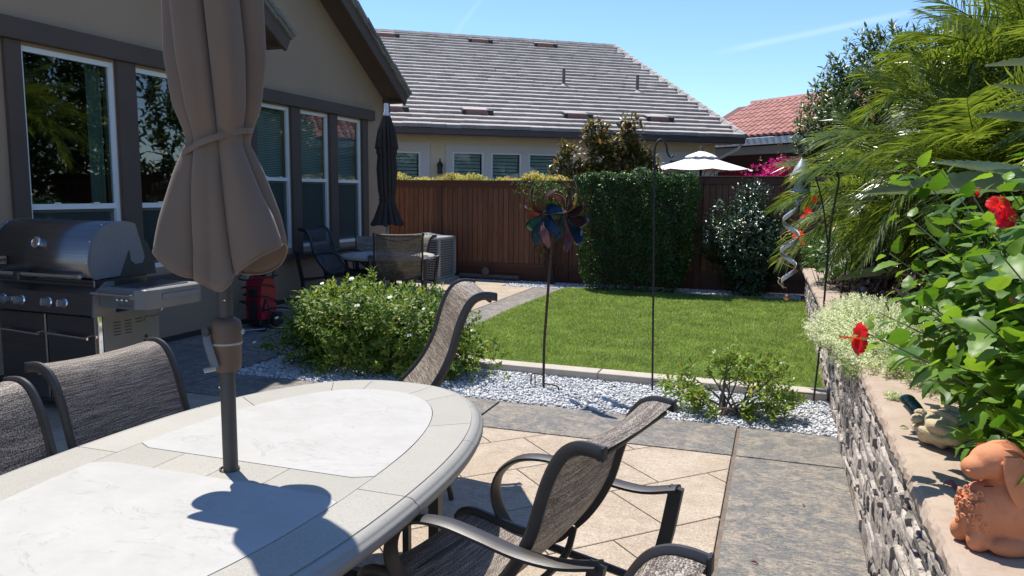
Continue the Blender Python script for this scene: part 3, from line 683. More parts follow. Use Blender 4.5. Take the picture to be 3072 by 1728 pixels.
# Gable walls: rectangular part with openings and triangular part above
def gable(x, y0, y1, zr, ya, za, th=.15):
    return MB().prismM([(y0,zr),(y1,zr),(y1,zr+.2),(ya,za),(y0,zr+.2)] if ya > y0 else [(y0,zr),(y1,zr),(y1,zr+.2),(y0,za)], x-th, x, Matrix(((0,0,1,0),(1,0,0,0),(0,1,0,0),(0,0,0,1))))
mb = wall_with_holes(XN, -3.0, 7.62, 0, 3.3, near_h); mb.v += []; 
nearw = mb
G = gable(XN, -3.0, 7.62, 3.3, 3.6, 5.72); nearw.add(G.v, G.f)
nearw.box(XF+.0, XN-.15, 7.47, 7.62, 0, 3.75)     # return wall
nearw.obj('near_wall', M_stucco, house)
mb = wall_with_holes(XF, 7.62, 12.25, 0, 3.2, far_h)
G = MB().prismM([(4.5,3.2),(12.25,3.2),(12.25,3.34),(7.4,6.5),(4.5,5.2)], XF-.15, XF, Matrix(((0,0,1,0),(1,0,0,0),(0,1,0,0),(0,0,0,1)))); mb.add(G.v, G.f)
mb.box(-12, XF-.15, 12.10, 12.25, 0, 3.3); mb.obj('far_wall', M_stucco, house)
MB().box(XF+.001, XF+.012, 7.63, 12.25, 0, .06).obj('wall_footing', M_charc, house)
MB().box(XN+.001, XN+.012, -2.9, 7.62, 0, .06).obj('wall_footing', M_charc, house)
MB().box(XF-.02, XF+.07, 12.16, 12.30, 1.2, 3.2, .01).obj('corner_downspout', M_gutter, house)
# roofs: slab + stepped rake tiles + barge board
def rake(x_edge, x_back, ya, za, yb, zb, tiles):
    """roof plane from apex (ya,za) down to eave (yb,zb), gable end at x_edge"""
    L = math.hypot(yb-ya, zb-za); s = Vector(((0), (yb-ya)/L, (zb-za)/L)); nrm = Vector((0, -s.z, s.y)) if s.y > 0 else Vector((0, s.z, -s.y))
    M = Matrix(((-1, 0, 0, x_edge), (0, s.y, nrm.y, ya), (0, s.z, nrm.z, za), (0,0,0,1)))
    MB().box(.03, x_edge-x_back, 0, L, -.16, -.075, 0, M).obj('roof_deck', M_trim, house)
    MB().box(0, .045, -.02, L+.02, -.25, -.075, .004, M).obj('barge_board', M_trim, house)
    MB().box(.05, x_edge-x_back, L-.04, L+.01, -.23, -.075, .004, M).obj('fascia', M_trim, house)
    n = int(L/.345)
    tm = MB().box(-.035, .30, 0, .40, -.072, -.022, .008).mesh('rake_tile'); tm.materials.append(M_tileg)
    tm2 = MB().box(-.055, .13, 0, .40, -.03, .022, .008).mesh('ridge_tile'); tm2.materials.append(M_tileg)
    for i in range(n+1):
        y = L-.37-i*.345
        if y < -.4 or i >= tiles: break
        for me, nm, dz in ((tm,'rake_tile',0),(tm2,'rake_cap_tile',.004)):
            o = bpy.data.objects.new(nm, me); COL.objects.link(o); o.parent = house
            Mt = M @ Matrix.Translation((random.uniform(-.006,.006), y, .012)) @ Matrix.Rotation(R(-3.2)*(1), 4, 'X')
            o.matrix_world = Mt; o.matrix_parent_inverse = Matrix.Identity(4); o.location = Mt.translation-Vector(house.location)
    mb = MB(); k = 0
    while k*.345 < L:
        y = L-.37-k*.345; Mt = M @ Matrix.Translation((0, y, .012)) @ Matrix.Rotation(R(-3.2), 4, 'X'); mb.box(.305, x_edge-x_back, 0, .40, -.072, -.022, 0, Mt); k += 1
    mb.obj('roof_courses', M_tile, house, kind='stuff')
rake(-5.58, -14, 3.60, 6.05, 8.06, 3.46, 12); rake(-5.58, -14, 3.60, 6.05, -3.6, 1.9+0.0, 6)
rake(-6.17, -14, 7.1, 6.58, 12.30, 3.30, 14)
# trims and windows
def trim(x, y0, y1, z0, z1, th=.045, nm='window_trim', m=M_trim): MB().box(x+.0005, x+th, y0, y1, z0, z1, .006).obj(nm, m, house)
trim(XN, 4.68, 4.828, .72, 2.80); trim(XN, 5.802, 6.028, .72, 2.80); trim(XN, 7.002, 7.2, .72, 2.80)
trim(XN, 4.60, 7.32, 2.802, 2.975, .075, 'window_header'); trim(XN, 4.60, 7.3, .62, .718, .085, 'window_sill')
trim(XF, 8.4, 8.638, .70, 2.775); trim(XF, 9.412, 9.628, .70, 2.775); trim(XF, 10.402, 10.613, .70, 2.775); trim(XF, 11.382, 11.56, .70, 2.775)
trim(XF, 8.3, 11.74, 2.777, 2.945, .085, 'window_header'); trim(XF, 8.3, 11.72, .62, .698, .10, 'window_sill')
def sash_window(x, y0, y1, z0, z1, zr, blind, curtain=False):
    fr = MB(); w = .045; xo = x-.02
    fr.box(xo-.03, xo+.012, y0, y0+w, z0, z1); fr.box(xo-.03, xo+.012, y1-w, y1, z0, z1)
    fr.box(xo-.029, xo+.011, y0+w, y1-w, z1-w, z1); fr.box(xo-.029, xo+.011, y0+w, y1-w, z0, z0+w)
    fr.box(xo-.028, xo+.008, y0+w, y1-w, zr-.028, zr+.020)
    F_ = fr.obj('window_frame', M_vinyl, house)
    s2 = MB(); a, b = y0+w, y1-w
    s2.box(xo-.05, xo-.022, a, a+.028, z0+w, zr-.028); s2.box(xo-.05, xo-.022, b-.028, b, z0+w, zr-.028); s2.box(xo-.05, xo-.022, a+.028, b-.028, z0+w, z0+w+.03); s2.box(xo-.05, xo-.022, a+.028, b-.028, zr-.055, zr-.0285)
    s2.obj('lower_sash', M_vinyl, F_)
    MB().box(xo-.016, xo-.012, a, b, zr+.020, z1-w).obj('pane', M_glass2 if blind else M_glass, F_); MB().box(xo-.038, xo-.034, a+.028, b-.028, z0+w+.03, zr-.055).obj('pane', M_glass2 if blind else M_glass, F_)
    MB().box(xo-.021, xo-.019, a+.001, b-.001, z0+w, zr-.029).obj('insect_screen', M_screen, F_)
    for k in (.28,.75): MB().box(xo+.001, xo+.02, a+(b-a)*k-.03, a+(b-a)*k+.03, zr+.020, zr+.032, .003).obj('sash_lock', M_vinyl, F_)
    if blind:
        bl = MB(); z = z0+.05
        while z < z1-.03: bl.add([(xo-.085,y0+.02,z),(xo-.085,y1-.02,z),(xo-.11,y1-.02,z+.021),(xo-.11,y0+.02,z+.021)], [(0,1,2,3)]); z += .024
        bl.obj('blind_slats', M_room, F_, kind='stuff')
    if curtain: MB().grid(lambda u, v: (xo-.13+.018*math.sin(u*22), y1-.03-u*.16, z0+v*(z1-z0)), 18, 2).obj('curtain', M_curtain, F_, smooth=True)
for i, h in enumerate(near_h): sash_window(XN, h[0], h[1], h[2], h[3], 1.44, False, i == 0)
for h in far_h: sash_window(XF, h[0], h[1], h[2], h[3], 1.757, True)
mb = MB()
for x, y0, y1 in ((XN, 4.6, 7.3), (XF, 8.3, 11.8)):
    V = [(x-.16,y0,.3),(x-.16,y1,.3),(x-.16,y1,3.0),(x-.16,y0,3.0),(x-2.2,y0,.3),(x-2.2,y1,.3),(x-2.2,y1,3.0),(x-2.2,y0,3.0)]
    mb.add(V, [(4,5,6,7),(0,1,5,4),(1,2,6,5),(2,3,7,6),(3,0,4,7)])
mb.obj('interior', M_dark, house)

# ================================================================ NEIGHBOUR'S HOUSE (grey roof)
B = Vector((-.962, 21.40, 0)); d = Vector((.823,.568,0)).normalized(); nn = Vector((-d.y, d.x, 0))
nb = thing('neighbour_house', 'cream neighbouring house with big grey-brown tiled roof beyond the fence', 'house', (-5,19.5,0))
MN = Matrix(((d.x, nn.x, 0, B.x), (d.y, nn.y, 0, B.y), (0, 0, 1, 0), (0,0,0,1)))    # local: s along wall (negative = left), t away, z
def nbox(nm, s0, s1, t0, t1, z0, z1, m, par=nb, bev=0, **k): return MB().box(s0, s1, t0, t1, z0, z1, bev, MN).obj(nm, m, par, **k)
wins = [(-7.69,-6.90,1.2,2.575),(-6.72,-5.93,1.2,2.575),(-5.75,-4.93,1.2,2.575),(-10.2,-8.47,1.2,2.56),(-2.95,-2.15,1.2,2.53),(-1.89,-1.1,1.2,2.53)]
mb = MB(); ss = sorted({-14., -.5, *[w[0] for w in wins], *[w[1] for w in wins]})
for a, b in zip(ss[:-1], ss[1:]):
    z = -.1
    for w in [w for w in wins if w[0] <= a+1e-6 and w[1] >= b-1e-6]: mb.box(a, b, .55, .75, z, w[2], 0, MN); z = w[3]
    mb.box(a, b, .55, .75, z, 3.05, 0, MN)
mb.box(-.5, -.5+.001, .55, 8, -.1, 3.05, 0, MN); mb.obj('wall', M_nstucco, nb)
nbox('end_wall', -.7, -.501, .752, 12, -.1, 3.05, M_nstucco)
nbox('eave_soffit', -14, -.05, .03, .75, 2.94, 2.99, M_ntrim); nbox('gutter', -14, -.0, -.12, .03, 2.93, 3.075, M_gutter, bev=.02)
nbox('gutter_lip', -14, .01, -.13, -.121, 3.05, 3.078, M_gutter)
for a, b, zt in ((-7.86,-4.76,2.745),(-10.4,-8.25,2.78),(-3.12,-.95,2.72)):
    xs = sorted([w for w in wins if w[0] > a and w[1] < b])
    nbox('window_surround', a, b, .50, .549, xs[0][3]+.001, zt, M_ntrim)
    ed = [a]+[v for w in xs for v in (w[0], w[1])]+[b]
    for p, q in zip(ed[::2], ed[1::2]): nbox('window_surround', p, q, .50, .549, 1.05, xs[0][3], M_ntrim)
for w in wins:
    a, b, z0, z1 = w; fr = MB(); e = .045
    fr.box(a,a+e,.52,.6,z0,z1,0,MN); fr.box(b-e,b,.52,.6,z0,z1,0,MN); fr.box(a+e,b-e,.521,.6,z1-e,z1,0,MN); fr.box(a+e,b-e,.521,.6,z0,z0+e,0,MN)
    F_ = fr.obj('window_frame', M_vinyl, nb)
    MB().box(a+e,b-e,.56,.565,z0+e,z1-e,0,MN).obj('pane', M_nglass, F_)
    lv = MB(); z = z0+.06
    while z < z1-.06: lv.add([MN @ Vector(p) for p in ((a+.07,.60,z),(b-.07,.60,z),(b-.07,.66,z+.075),(a+.07,.66,z+.075))], [(0,1,2,3)]); z += .085
    lv.obj('shutter_louvres', M_nshut, F_, kind='stuff')
    MB().box(a+.01,b-.01,.70,.71,z0,z1,0,MN).obj('shutter_back', M_dark, F_)
# roof
E0, E1 = Vector((0, -.04, 3.10)), Vector((-14, -.04, 3.10)); R1 = Vector((-.70, 7.2, 6.6)); R0 = Vector((-14, 7.2, 6.6))
sl = math.hypot(7.24, 3.5); ncourse = 27; dt, dz = 7.24/ncourse, 3.5/ncourse
mb = MB(); mb.add([MN @ Vector(p) for p in ((0,-.04,3.05),(-14,-.04,3.05),(-14,7.2,6.53),(-.7,7.2,6.53),(-14,14,3.1),(.5,14,3.1))], [(1,0,3,2),(2,3,5,4)]); mb.obj('roof_deck', M_gutter, nb)
tw = .345; nt_ = 0; sfar = MB(); tmes = []
for k in range(3):
    tmes.append(MB().box(-tw/2+.002, tw/2-.002, -.03, dt*1.22, 0, .085, 0).mesh('roof_tile')); tmes[-1].materials.append(M_tileo)
ang = math.atan2(dz, dt)-.21
skip = {(3,-8.6),(3,-5.05),(3,-2.55),(3,-9.0)}
for c in range(ncourse):
    t0 = -.04+c*dt; z0 = 3.10+c*dz; s_end = -.70*(c*dt)/7.24
    s = s_end-tw/2-(c%2)*tw*.5; i = 0
    Mrot = Matrix.Rotation(ang, 4, 'X')
    while s > -11.6:
        Mt = MN @ Matrix.Translation((s, t0, z0+random.uniform(-.004,.006))) @ Mrot
        if nt_ < 300 and s > -9.3:
            o = bpy.data.objects.new('roof_tile', tmes[nt_%3]); COL.objects.link(o); o.parent = nb; o.matrix_world = Mt; o.matrix_parent_inverse = Matrix.Identity(4)
            o.location = Mt.translation-Vector(nb.location); nt_ += 1
        else: sfar.box(-tw/2+.002, tw/2-.002, -.03, dt*1.22, 0, .085, 0, Mt)
        s -= tw
sfar.obj('upper_roof_tiles', M_tile, nb, kind='stuff')
# ridge and hip caps
def caps(nm, p0, p1, n, w, m, par, MX, lift=.05, h=.06):
    P0, P1 = Vector(p0), Vector(p1); v = (P1-P0); L = v.length/n; v.normalize(); side = v.cross(Vector((0,0,1))).normalized(); upn = side.cross(v)
    me = MB().add([(-.03,-w,-.05),(-.03,-w*.5,h*.6),(-.03,w*.5,h*.6),(-.03,w,-.05),(L*1.1,-w*.9,-.06),(L*1.1,-w*.45,h*.35),(L*1.1,w*.45,h*.35),(L*1.1,w*.9,-.06)], [(0,1,5,4),(1,2,6,5),(2,3,7,6),(0,3,2,1),(4,5,6,7),(0,4,7,3)]).mesh(nm); me.materials.append(m)
    for i in range(n):
        p = P0+v*(i*L); Mt = MX @ Matrix(((v.x, side.x, upn.x, p.x), (v.y, side.y, upn.y, p.y), (v.z, side.z, upn.z, p.z+lift), (0,0,0,1)))
        o = bpy.data.objects.new(nm, me); COL.objects.link(o); o.parent = par; o.matrix_world = Mt; o.location = Mt.translation-Vector(par.location)
caps('ridge_tile', (-12,7.2,6.62), (-.72,7.2,6.62), 27, .13, M_tileo, nb, MN); caps('hip_tile', (0.02,-.02,3.14), (-.70,7.2,6.64), 24, .10, M_tileo, nb, MN, .04, .05)
# roof vents with reddish faces: low (row 3) and near the ridge, plus two pipes
for c, ss_ in ((3,(-9.15,-7.05,-4.4,-2.1)), (25,(-8.6,-5.6,-3.4))):
    for s in ss_:
        t0 = -.04+c*dt; z0 = 3.10+c*dz; Mt = MN @ Matrix.Translation((s, t0-.02, z0+.02)) @ Matrix.Rotation(ang, 4, 'X')
        v = MB().box(-.30, .30, 0, dt*1.1, .08, .125, .01, Mt).obj('roof_vent', M_tileo, nb)
        for q in (-.36, .30): MB().box(q, q+.13, -.04, .16, .0, .115, 0, Mt).obj('vent_mouth', M_black, v)
        MB().box(-.26, .26, -.045, -.031, .015, .12, 0, Mt).obj('vent_face', mat('vent_red', (.24,.13,.11), None, 3, .8), v)
for s, t in ((-3.95,3.1),(-1.75,2.9)):
    z = 3.1+3.5*(t+.04)/7.24; q = MN @ Vector((s,t,z))
    p = MB().lathe([(.045,0),(.045,.50),(.03,.50)], 10, q).obj('vent_pipe', M_pipe, nb); MB().lathe([(.26,.0),(.07,.12),(.05,.14)], 14, q-Vector((0,0,.06))).obj('pipe_flashing', M_tileo, p)
# downspout and wall lantern
mb = MB(); mb.tube([MN @ Vector(p) for p in ((-.05,.02,2.92),(-.10,.05,2.80),(-.42,.50,2.55),(-.44,.53,2.3),(-.44,.53,0))], .04, 4, .03); mb.obj('downspout', M_ntrim, nb)
q = MN @ Vector((-8.01,.44,2.13))
ln = MB().lathe([(.02,-.10),(.075,-.08),(.075,-.05),(.06,-.04),(.07,.10),(.09,.11),(.03,.20),(.012,.22),(.02,.25),(.005,.28)], 8, q).obj('wall_lantern', M_black, nb)
MB().box(-8.03,-7.99,.45,.549,2.10,2.14,0,MN).obj('lantern_bracket', M_black, ln)
# ================================================================ SECOND NEIGHBOUR (terracotta roof)
n2 = thing('tiled_house', 'maroon-walled house with terracotta barrel tile roof far behind the white umbrella', 'house', (1,24,0))
P1 = Vector((.07,23.2,3.3)); d2 = Vector((-.727,.687,0)); u2_ = Vector((.687,.727,0)); slope = .54
wk = MB(); wk.add([(-3,26.9,-.1),(.05,24.0,-.1),(3.5,20.9,-.1),(3.5,20.9,3.2),(.05,24.0,3.2),(-3,26.9,3.2)], [(0,1,4,5),(1,2,3,4)]); wk.obj('wall', M_maroon, n2)
def board(p, q, z0, z1, th, m, nm): 
    p, q = Vector(p), Vector(q); v = (q-p).normalized(); s_ = Vector((v.y,-v.x,0))*th
    MB().add([(*p.xy,z0),(*q.xy,z0),(*(q+s_).xy,z0),(*(p+s_).xy,z0),(*p.xy,z1),(*q.xy,z1),(*(q+s_).xy,z1),(*(p+s_).xy,z1)], [(3,2,1,0),(4,5,6,7),(0,1,5,4),(1,2,6,5),(2,3,7,6),(3,0,4,7)]).obj(nm, m, n2)
board(P1-d2*4.5-u2_*.02, P1+d2*4-u2_*.02, 3.06, 3.26, .10, M_ntrim, 'gutter'); board(P1-d2*4.5+u2_*.5, P1+d2*4+u2_*.5, 2.82, 3.06, .12, M_ntrim, 'fascia')
board(P1-d2*1.6+u2_*.72, P1+d2*.05+u2_*.72, 1.2, 2.55, .05, M_ntrim, 'window_frame'); board(P1-d2*1.48+u2_*.66, P1-d2*.08+u2_*.66, 1.3, 2.42, .02, M_nglass, 'pane'); board(P1-d2*1.48+u2_*.69, P1-d2*.08+u2_*.69, 1.3, 2.42, .01, M_dark, 'window_back')
bt = MB(); ns = 7
prof = [(-.115,0),(-.09,.05),(-.05,.075),(0,.085),(.05,.075),(.09,.05),(.115,0)]
bt.add([(x, y, z-(0 if y == 0 else .012)) for y in (0,.40) for x, z in prof], [(i, i+1, i+8, i+7) for i in range(6)]+[tuple(range(6,-1,-1))])
btm = bt.mesh('barrel_tile', True); btm.materials.append(M_barrel); cnt = 0; mb = MB()
Ms = Matrix(((-d2.x, u2_.x, 0, P1.x), (-d2.y, u2_.y, 0, P1.y), (0, 0, 1, P1.z), (0,0,0,1)))
mb.add([Ms @ Vector(p) for p in ((-4.5,0,-.03),(4.5,0,-.03),(4.5,2.5,1.3),(-4.5,2.5,1.3),(-4.5,5,0),(4.5,5,0))], [(0,1,2,3),(3,2,5,4)]); mb.obj('roof_deck', M_maroon, n2)
fr_ = MB(); a2 = math.atan(slope)
for c in range(8):
    for i in range(-15, 17):
        Mt = Ms @ Matrix.Translation((i*.245, c*.315, c*.315*slope)) @ Matrix.Rotation(a2*.97, 4, 'X')
        if cnt < 300 and -14 < i < 16:
            o = bpy.data.objects.new('barrel_tile', btm); COL.objects.link(o); o.parent = n2; o.matrix_world = Mt; o.location = Mt.translation-Vector(n2.location); cnt += 1
        else: fr_.add([Mt @ Vector(p) for p in bt.v], bt.f)
if fr_.v: fr_.obj('further_tiles', M_barrel, n2, kind='stuff')
caps('ridge_tile', (-3.8,2.5,1.36), (3.9,2.5,1.36), 20, .13, M_barrel, n2, Ms); MB().lathe([(.04,0),(.04,.35)], 8, Ms @ Vector((-.2,1.7,.9))).obj('vent_pipe', M_pipe, n2)

# ================================================================ DINING TABLE
TC = Vector((-1.584, 1.90, 0)); ZT = .73
table = thing('dining_table', 'long oval patio table with white cast slabs set in speckled tile border', 'table', TC)
def oval(a, b, n=96, e=2.35, mid=.0):
    out = []
    for i in range(n):
        t = 2*PI*i/n; c, s = math.cos(t), math.sin(t)
        x = a*abs(c)**(2/e)*(1 if c >= 0 else -1); y = b*abs(s)**(2/e)*(1 if s >= 0 else -1)
        x *= 1-.05*(abs(y)/b)**2*0
        out.append((x, y))
    return out
A_, B_ = .655, 1.235
O = oval(A_-.045, B_-.045); I = oval(A_-.20, B_-.20)
# moulded outer rim (profile swept round the oval), cut in pieces
def rim_profile(k):  # (inset, z)
    return [(.050,ZT-.001),(.046,ZT-.004),(.040,ZT-.001),(.030,ZT-.001),(.018,ZT-.006),(.012,ZT-.011),(.010,ZT-.016),(.004,ZT-.018),(-.001,ZT-.028),(0,ZT-.042),(.006,ZT-.054),(.02,ZT-.060),(.05,ZT-.060)]
def orad(i, ins): return oval(A_-ins, B_-ins)[i % 96]
ovs = {ins: oval(A_-ins, B_-ins) for ins, z in rim_profile(0)}
edges = [0, 6, 13, 19, 24, 29, 35, 42, 48, 54, 61, 67, 72, 77, 83, 90, 96]
for a, b in zip(edges[:-1], edges[1:]):
    P = rim_profile(0); V = []; F = []; m_ = len(P)
    for i in range(a, b+1):
        for ins, z in P:
            x, y = ovs[ins][i % 96]
            if i == a or i == b:
                x2, y2 = ovs[ins][(i+(1 if i == a else -1)) % 96]; x += (x2-x)*.018; y += (y2-y)*.018
            V.append((x, y, z))
    for i in range(b-a):
        for k in range(m_): F.append((i*m_+k, i*m_+m_+k, i*m_+m_+(k+1)%m_, i*m_+(k+1)%m_))
    F += [tuple(range(m_)), tuple(range((b-a)*m_+m_-1, (b-a)*m_-1, -1))]
    MB().add(V, F).obj('rim_piece', M_rimedge, table, world=False, smooth=True, angle=50)
# border tiles between inner line and rim
yb = .072   # half width of the cross bar
Ib = I; cuts_i = [0, 9, 17, 21, 27, 31, 39, 48, 57, 65, 69, 75, 79, 87, 96]
for a, b in zip(cuts_i[:-1], cuts_i[1:]):
    out = [O[i % 96] for i in range(a, b+1)]; inn = [I[i % 96] for i in range(a, b+1)]
    p = out+inn[::-1]
    sg = Vector((sum(q[0] for q in p), sum(q[1] for q in p)))/len(p)
    V = []; n = len(out)
    q = [Vector(v)+(sg-Vector(v)).normalized()*.0016 for v in p]
    V = [(v.x, v.y, ZT-.03) for v in q]+[(v.x, v.y, ZT) for v in q]; N_ = len(q)
    F = [(k, (k+1)%N_, N_+(k+1)%N_, N_+k) for k in range(N_)]
    F += [(N_+k, N_+k+1, N_+N_-2-k, N_+N_-1-k) for k in range(n-1)]
    MB().add(V, F).obj('border_tile', M_rimtile, table, world=False)
# cross bar tiles
xe = A_-.20
for a, b in zip([-xe,-.235,-.03,.17,xe][:-1], [-xe,-.235,-.03,.17,xe][1:]):
    p = [(a+.0012,-yb),(b-.0012,-yb),(b-.0012,yb),(a+.0012,yb)]
    if abs(a+xe) < 1e-6: p = [(a+.002,-.104),(a+.062,-yb),(b-.0012,-yb),(b-.0012,yb),(a+.062,yb),(a+.002,.104)]
    if abs(b-xe) < 1e-6: p = [(a+.0012,-yb),(b-.062,-yb),(b-.002,-.104),(b-.002,.104),(b-.062,yb),(a+.0012,yb)]
    MB().prism(p, ZT-.03, ZT).obj('bar_tile', M_rimtile, table, world=False)
for sg in (1, -1):
    arc = sorted([(x*.996, y*sg*.9985) for x, y in I if y > yb+.035], key=lambda q: math.atan2(q[1]*sg, q[0]) if sg > 0 else -math.atan2(-q[1], q[0]))
    xi = xe*(1-((yb+.034)/(B_-.20))**2.35)**(1/2.35)*.996; arc = [(xi, sg*(yb+.034))]+arc+[(-xi, sg*(yb+.034))]
    if sg > 0: p = arc+[(-xe+.062, yb+.002), (xe-.062, yb+.002)]
    else: p = sorted(arc, key=lambda q: math.atan2(-q[1], q[0]))+[(-xe+.062, -yb-.002), (xe-.062, -yb-.002)]; p = p[::-1]
    MB().prism(p, ZT-.03, ZT+.0012).obj('slab_inlay', M_slab, table, world=False)
MB().prism(oval(A_-.07, B_-.07, 48), ZT-.052, ZT-.031).obj('substrate', M_frame, table, world=False)
MB().lathe([(.026,ZT+.001),(.031,ZT+.004),(.031,ZT+.0055),(.026,ZT+.0055)], 20, (0,0,0), cap=False).obj('umbrella_ring', M_frame, table, world=False)
for sg in (1, -1):
    lg = MB(); y = sg*.62
    for sx in (1, -1):
        lg2 = MB(); lg2.tube([(sx*.42,y,ZT-.06),(sx*.42,y,.03),(sx*.42,y,.0)], .022, 4, .022)
        lg2.tube([(sx*.30,y,ZT-.06),(sx*.30,y,.10)], .014, 4, .014)
        lg2.obj('leg', M_frame, table, world=False)
    MB().tube([(-.42,y,.10),(.42,y,.10)], .018, 4, .018).obj('stretcher', M_frame, table, world=False)
    MB().tube([(-.46,y,ZT-.075),(.46,y,ZT-.075)], .02, 4, .02).obj('apron_bar', M_frame, table, world=False)
MB().tube([(0,-.62,.14),(0,.62,.14)], .018, 4, .018).obj('stretcher', M_frame, table, world=False)

# ================================================================ SLING CHAIRS
def sling_mesh(path, hw, th=.004, sag=.012, uoff=0):
    P = smoothpath(path, 5); n = len(P); V = []; F = []; UV = []; nu = 9; dist = 0
    for i, p in enumerate(P):
        if i: dist += (p-P[i-1]).length
        t = (P[min(i+1,n-1)]-P[max(i-1,0)]).normalized(); nrm = Vector((-t.z,0,t.x))
        for k in range(nu):
            u = k/(nu-1)*2-1; q = p+nrm*(-sag*(1-u*u)*(1 if nrm.z > -2 else -1)); V.append((q.x, u*hw, q.z)); UV.append((u*hw+uoff, dist))
    for i in range(n-1):
        for k in range(nu-1): F.append((i*nu+k, i*nu+k+1, i*nu+nu+k+1, i*nu+nu+k))
    me = bpy.data.meshes.new('sling'); me.from_pydata([tuple(v) for v in V], [], F); uvl = me.uv_layers.new(name='UVMap')
    for l in me.loops: uvl.data[l.index].uv = UV[l.vertex_index]
    me.polygons.foreach_set('use_smooth', [True]*len(F)); return me
BACK = [(-.078,0,.952),(-.045,0,.957),(-.010,0,.955),(.025,0,.937),(.054,0,.898),(.080,0,.84),(.102,0,.77),(.125,0,.69),(.162,0,.61),(.215,0,.53),(.285,0,.455)]
SEAT = [(.285,0,.455),(.31,0,.428),(.36,0,.405),(.45,0,.40),(.56,0,.412),(.65,0,.425),(.71,0,.415),(.735,0,.385)]
def make_chair(label, sling, group, framem=M_frame, hw=.245, arms=True):
    t = thing('patio_chair', label, 'chair', (0,0,0), 0, group)
    link('back_sling', sling_mesh(BACK, hw), sling, t, False); link('seat_sling', sling_mesh(SEAT, hw, uoff=.4), sling, t, False)
    for s in (1, -1):
        y = s*(hw+.018)
        rail = MB(); P = smoothpath([(p[0], y, p[2]) for p in BACK], 4); rail.tube([p-Vector((0,0,.006)) for p in P], .012, 8, .019, upv=(0,1,0)); 
        rail.obj('back_rail', framem, t, smooth=True, world=False)
        MB().tube(smoothpath([(p[0], y, p[2]) for p in SEAT], 4), .015, 8, .022, upv=(0,1,0)).obj('seat_rail', framem, t, smooth=True, world=False)
        c = MB().box(-.086,-.076,y-.014,y+.014,.928,.964,.003); c.obj('end_cap', M_black, t, world=False)
        ya = s*(hw+.055)
        if not arms:
            MB().tube([(.20,y*.9,.42),(.16,y*.92,.2),(.12,y*.95,0)], .016, 8, .012, upv=(0,1,0)).obj('rear_leg', framem, t, smooth=True, world=False)
            MB().tube([(.62,y*.9,.40),(.64,y*.92,.2),(.66,y*.95,0)], .016, 8, .012, upv=(0,1,0)).obj('front_leg', framem, t, smooth=True, world=False)
            continue
        arm = smoothpath([(-.092,ya,.668),(.02,ya,.640),(.14,ya+s*.006,.640),(.26,ya+s*.012,.66),(.38,ya+s*.012,.672),(.49,ya+s*.008,.655),(.565,ya,.60),(.592,ya-s*.004,.53),(.575,ya-s*.012,.46),(.53,ya-s*.02,.405)], 4)
        MB().tube(arm, .030, 8, .011, upv=(0,1,0)).obj('arm', framem, t, smooth=True, world=False)
        MB().tube([(-.088,ya,.672),(-.062,ya,.52),(-.022,ya-s*.006,.34),(-.010,ya-s*.008,.20),(-.030,ya,0)], .013, 4, .024, upv=(0,1,0)).obj('rear_leg', framem, t, smooth=True, world=False)
        MB().tube(smoothpath([(-.02,ya-s*.012,.33),(.16,ya-s*.02,.352),(.36,ya-s*.03,.375),(.55,ya-s*.025,.395)], 3), .014, 8, .012).obj('side_rail', framem, t, smooth=True, world=False)
        MB().tube(smoothpath([(.55,ya-s*.022,.40),(.60,ya-s*.012,.22),(.64,ya,0)], 4), .018, 8, .012, upv=(0,1,0)).obj('front_leg', framem, t, smooth=True, world=False)
    MB().tube([(-.058,-hw,.925),(-.058,hw,.925)], .009, 8).obj('top_bar', framem, t, smooth=True, world=False)
    MB().tube(smoothpath([(.25,-hw-.01,.475),(.225,-hw*.6,.43),(.22,0,.42),(.225,hw*.6,.43),(.25,hw+.01,.475)], 3), .012, 8).obj('lower_crossbar', framem, t, smooth=True, world=False)
    MB().tube([(.60,-hw-.02,.40),(.60,hw+.02,.40)], .012, 8).obj('front_crossbar', framem, t, smooth=True, world=False)
    if arms: MB().tube([(-.012,-hw-.05,.30),(-.012,hw+.05,.30)], .011, 8).obj('rear_stretcher', framem, t, smooth=True, world=False)
    return t
def put(o, x, y, deg, label=None, sc=1):
    o.location = (x, y, 0); o.rotation_euler = (0,0,R(deg)); o.scale = (sc,)*3
    if label: o['label'] = label
    return o
G1 = 'sling chairs round the long table'
ch = make_chair('high-backed sling chair seen from behind on the beige paving right of the table', M_sling, G1); put(ch, -.41, 2.12, 168)
put(copy_tree(ch), -2.475, 2.285, -4, 'sling chair pushed in on the left side of the table, nearer the barbecue')
put(copy_tree(ch), -2.37, 1.575, -3, 'sling chair cut by the left edge of the photo, nearest the camera')
put(make_chair('sling chair turned sideways behind the far end of the long table', M_sling, G1, hw=.25, arms=False), -1.585, 3.86, 212.5, sc=1.13)
put(copy_tree(ch), -.20, 1.09, 172, 'sling chair of which only the curled top of the back shows at the bottom edge')

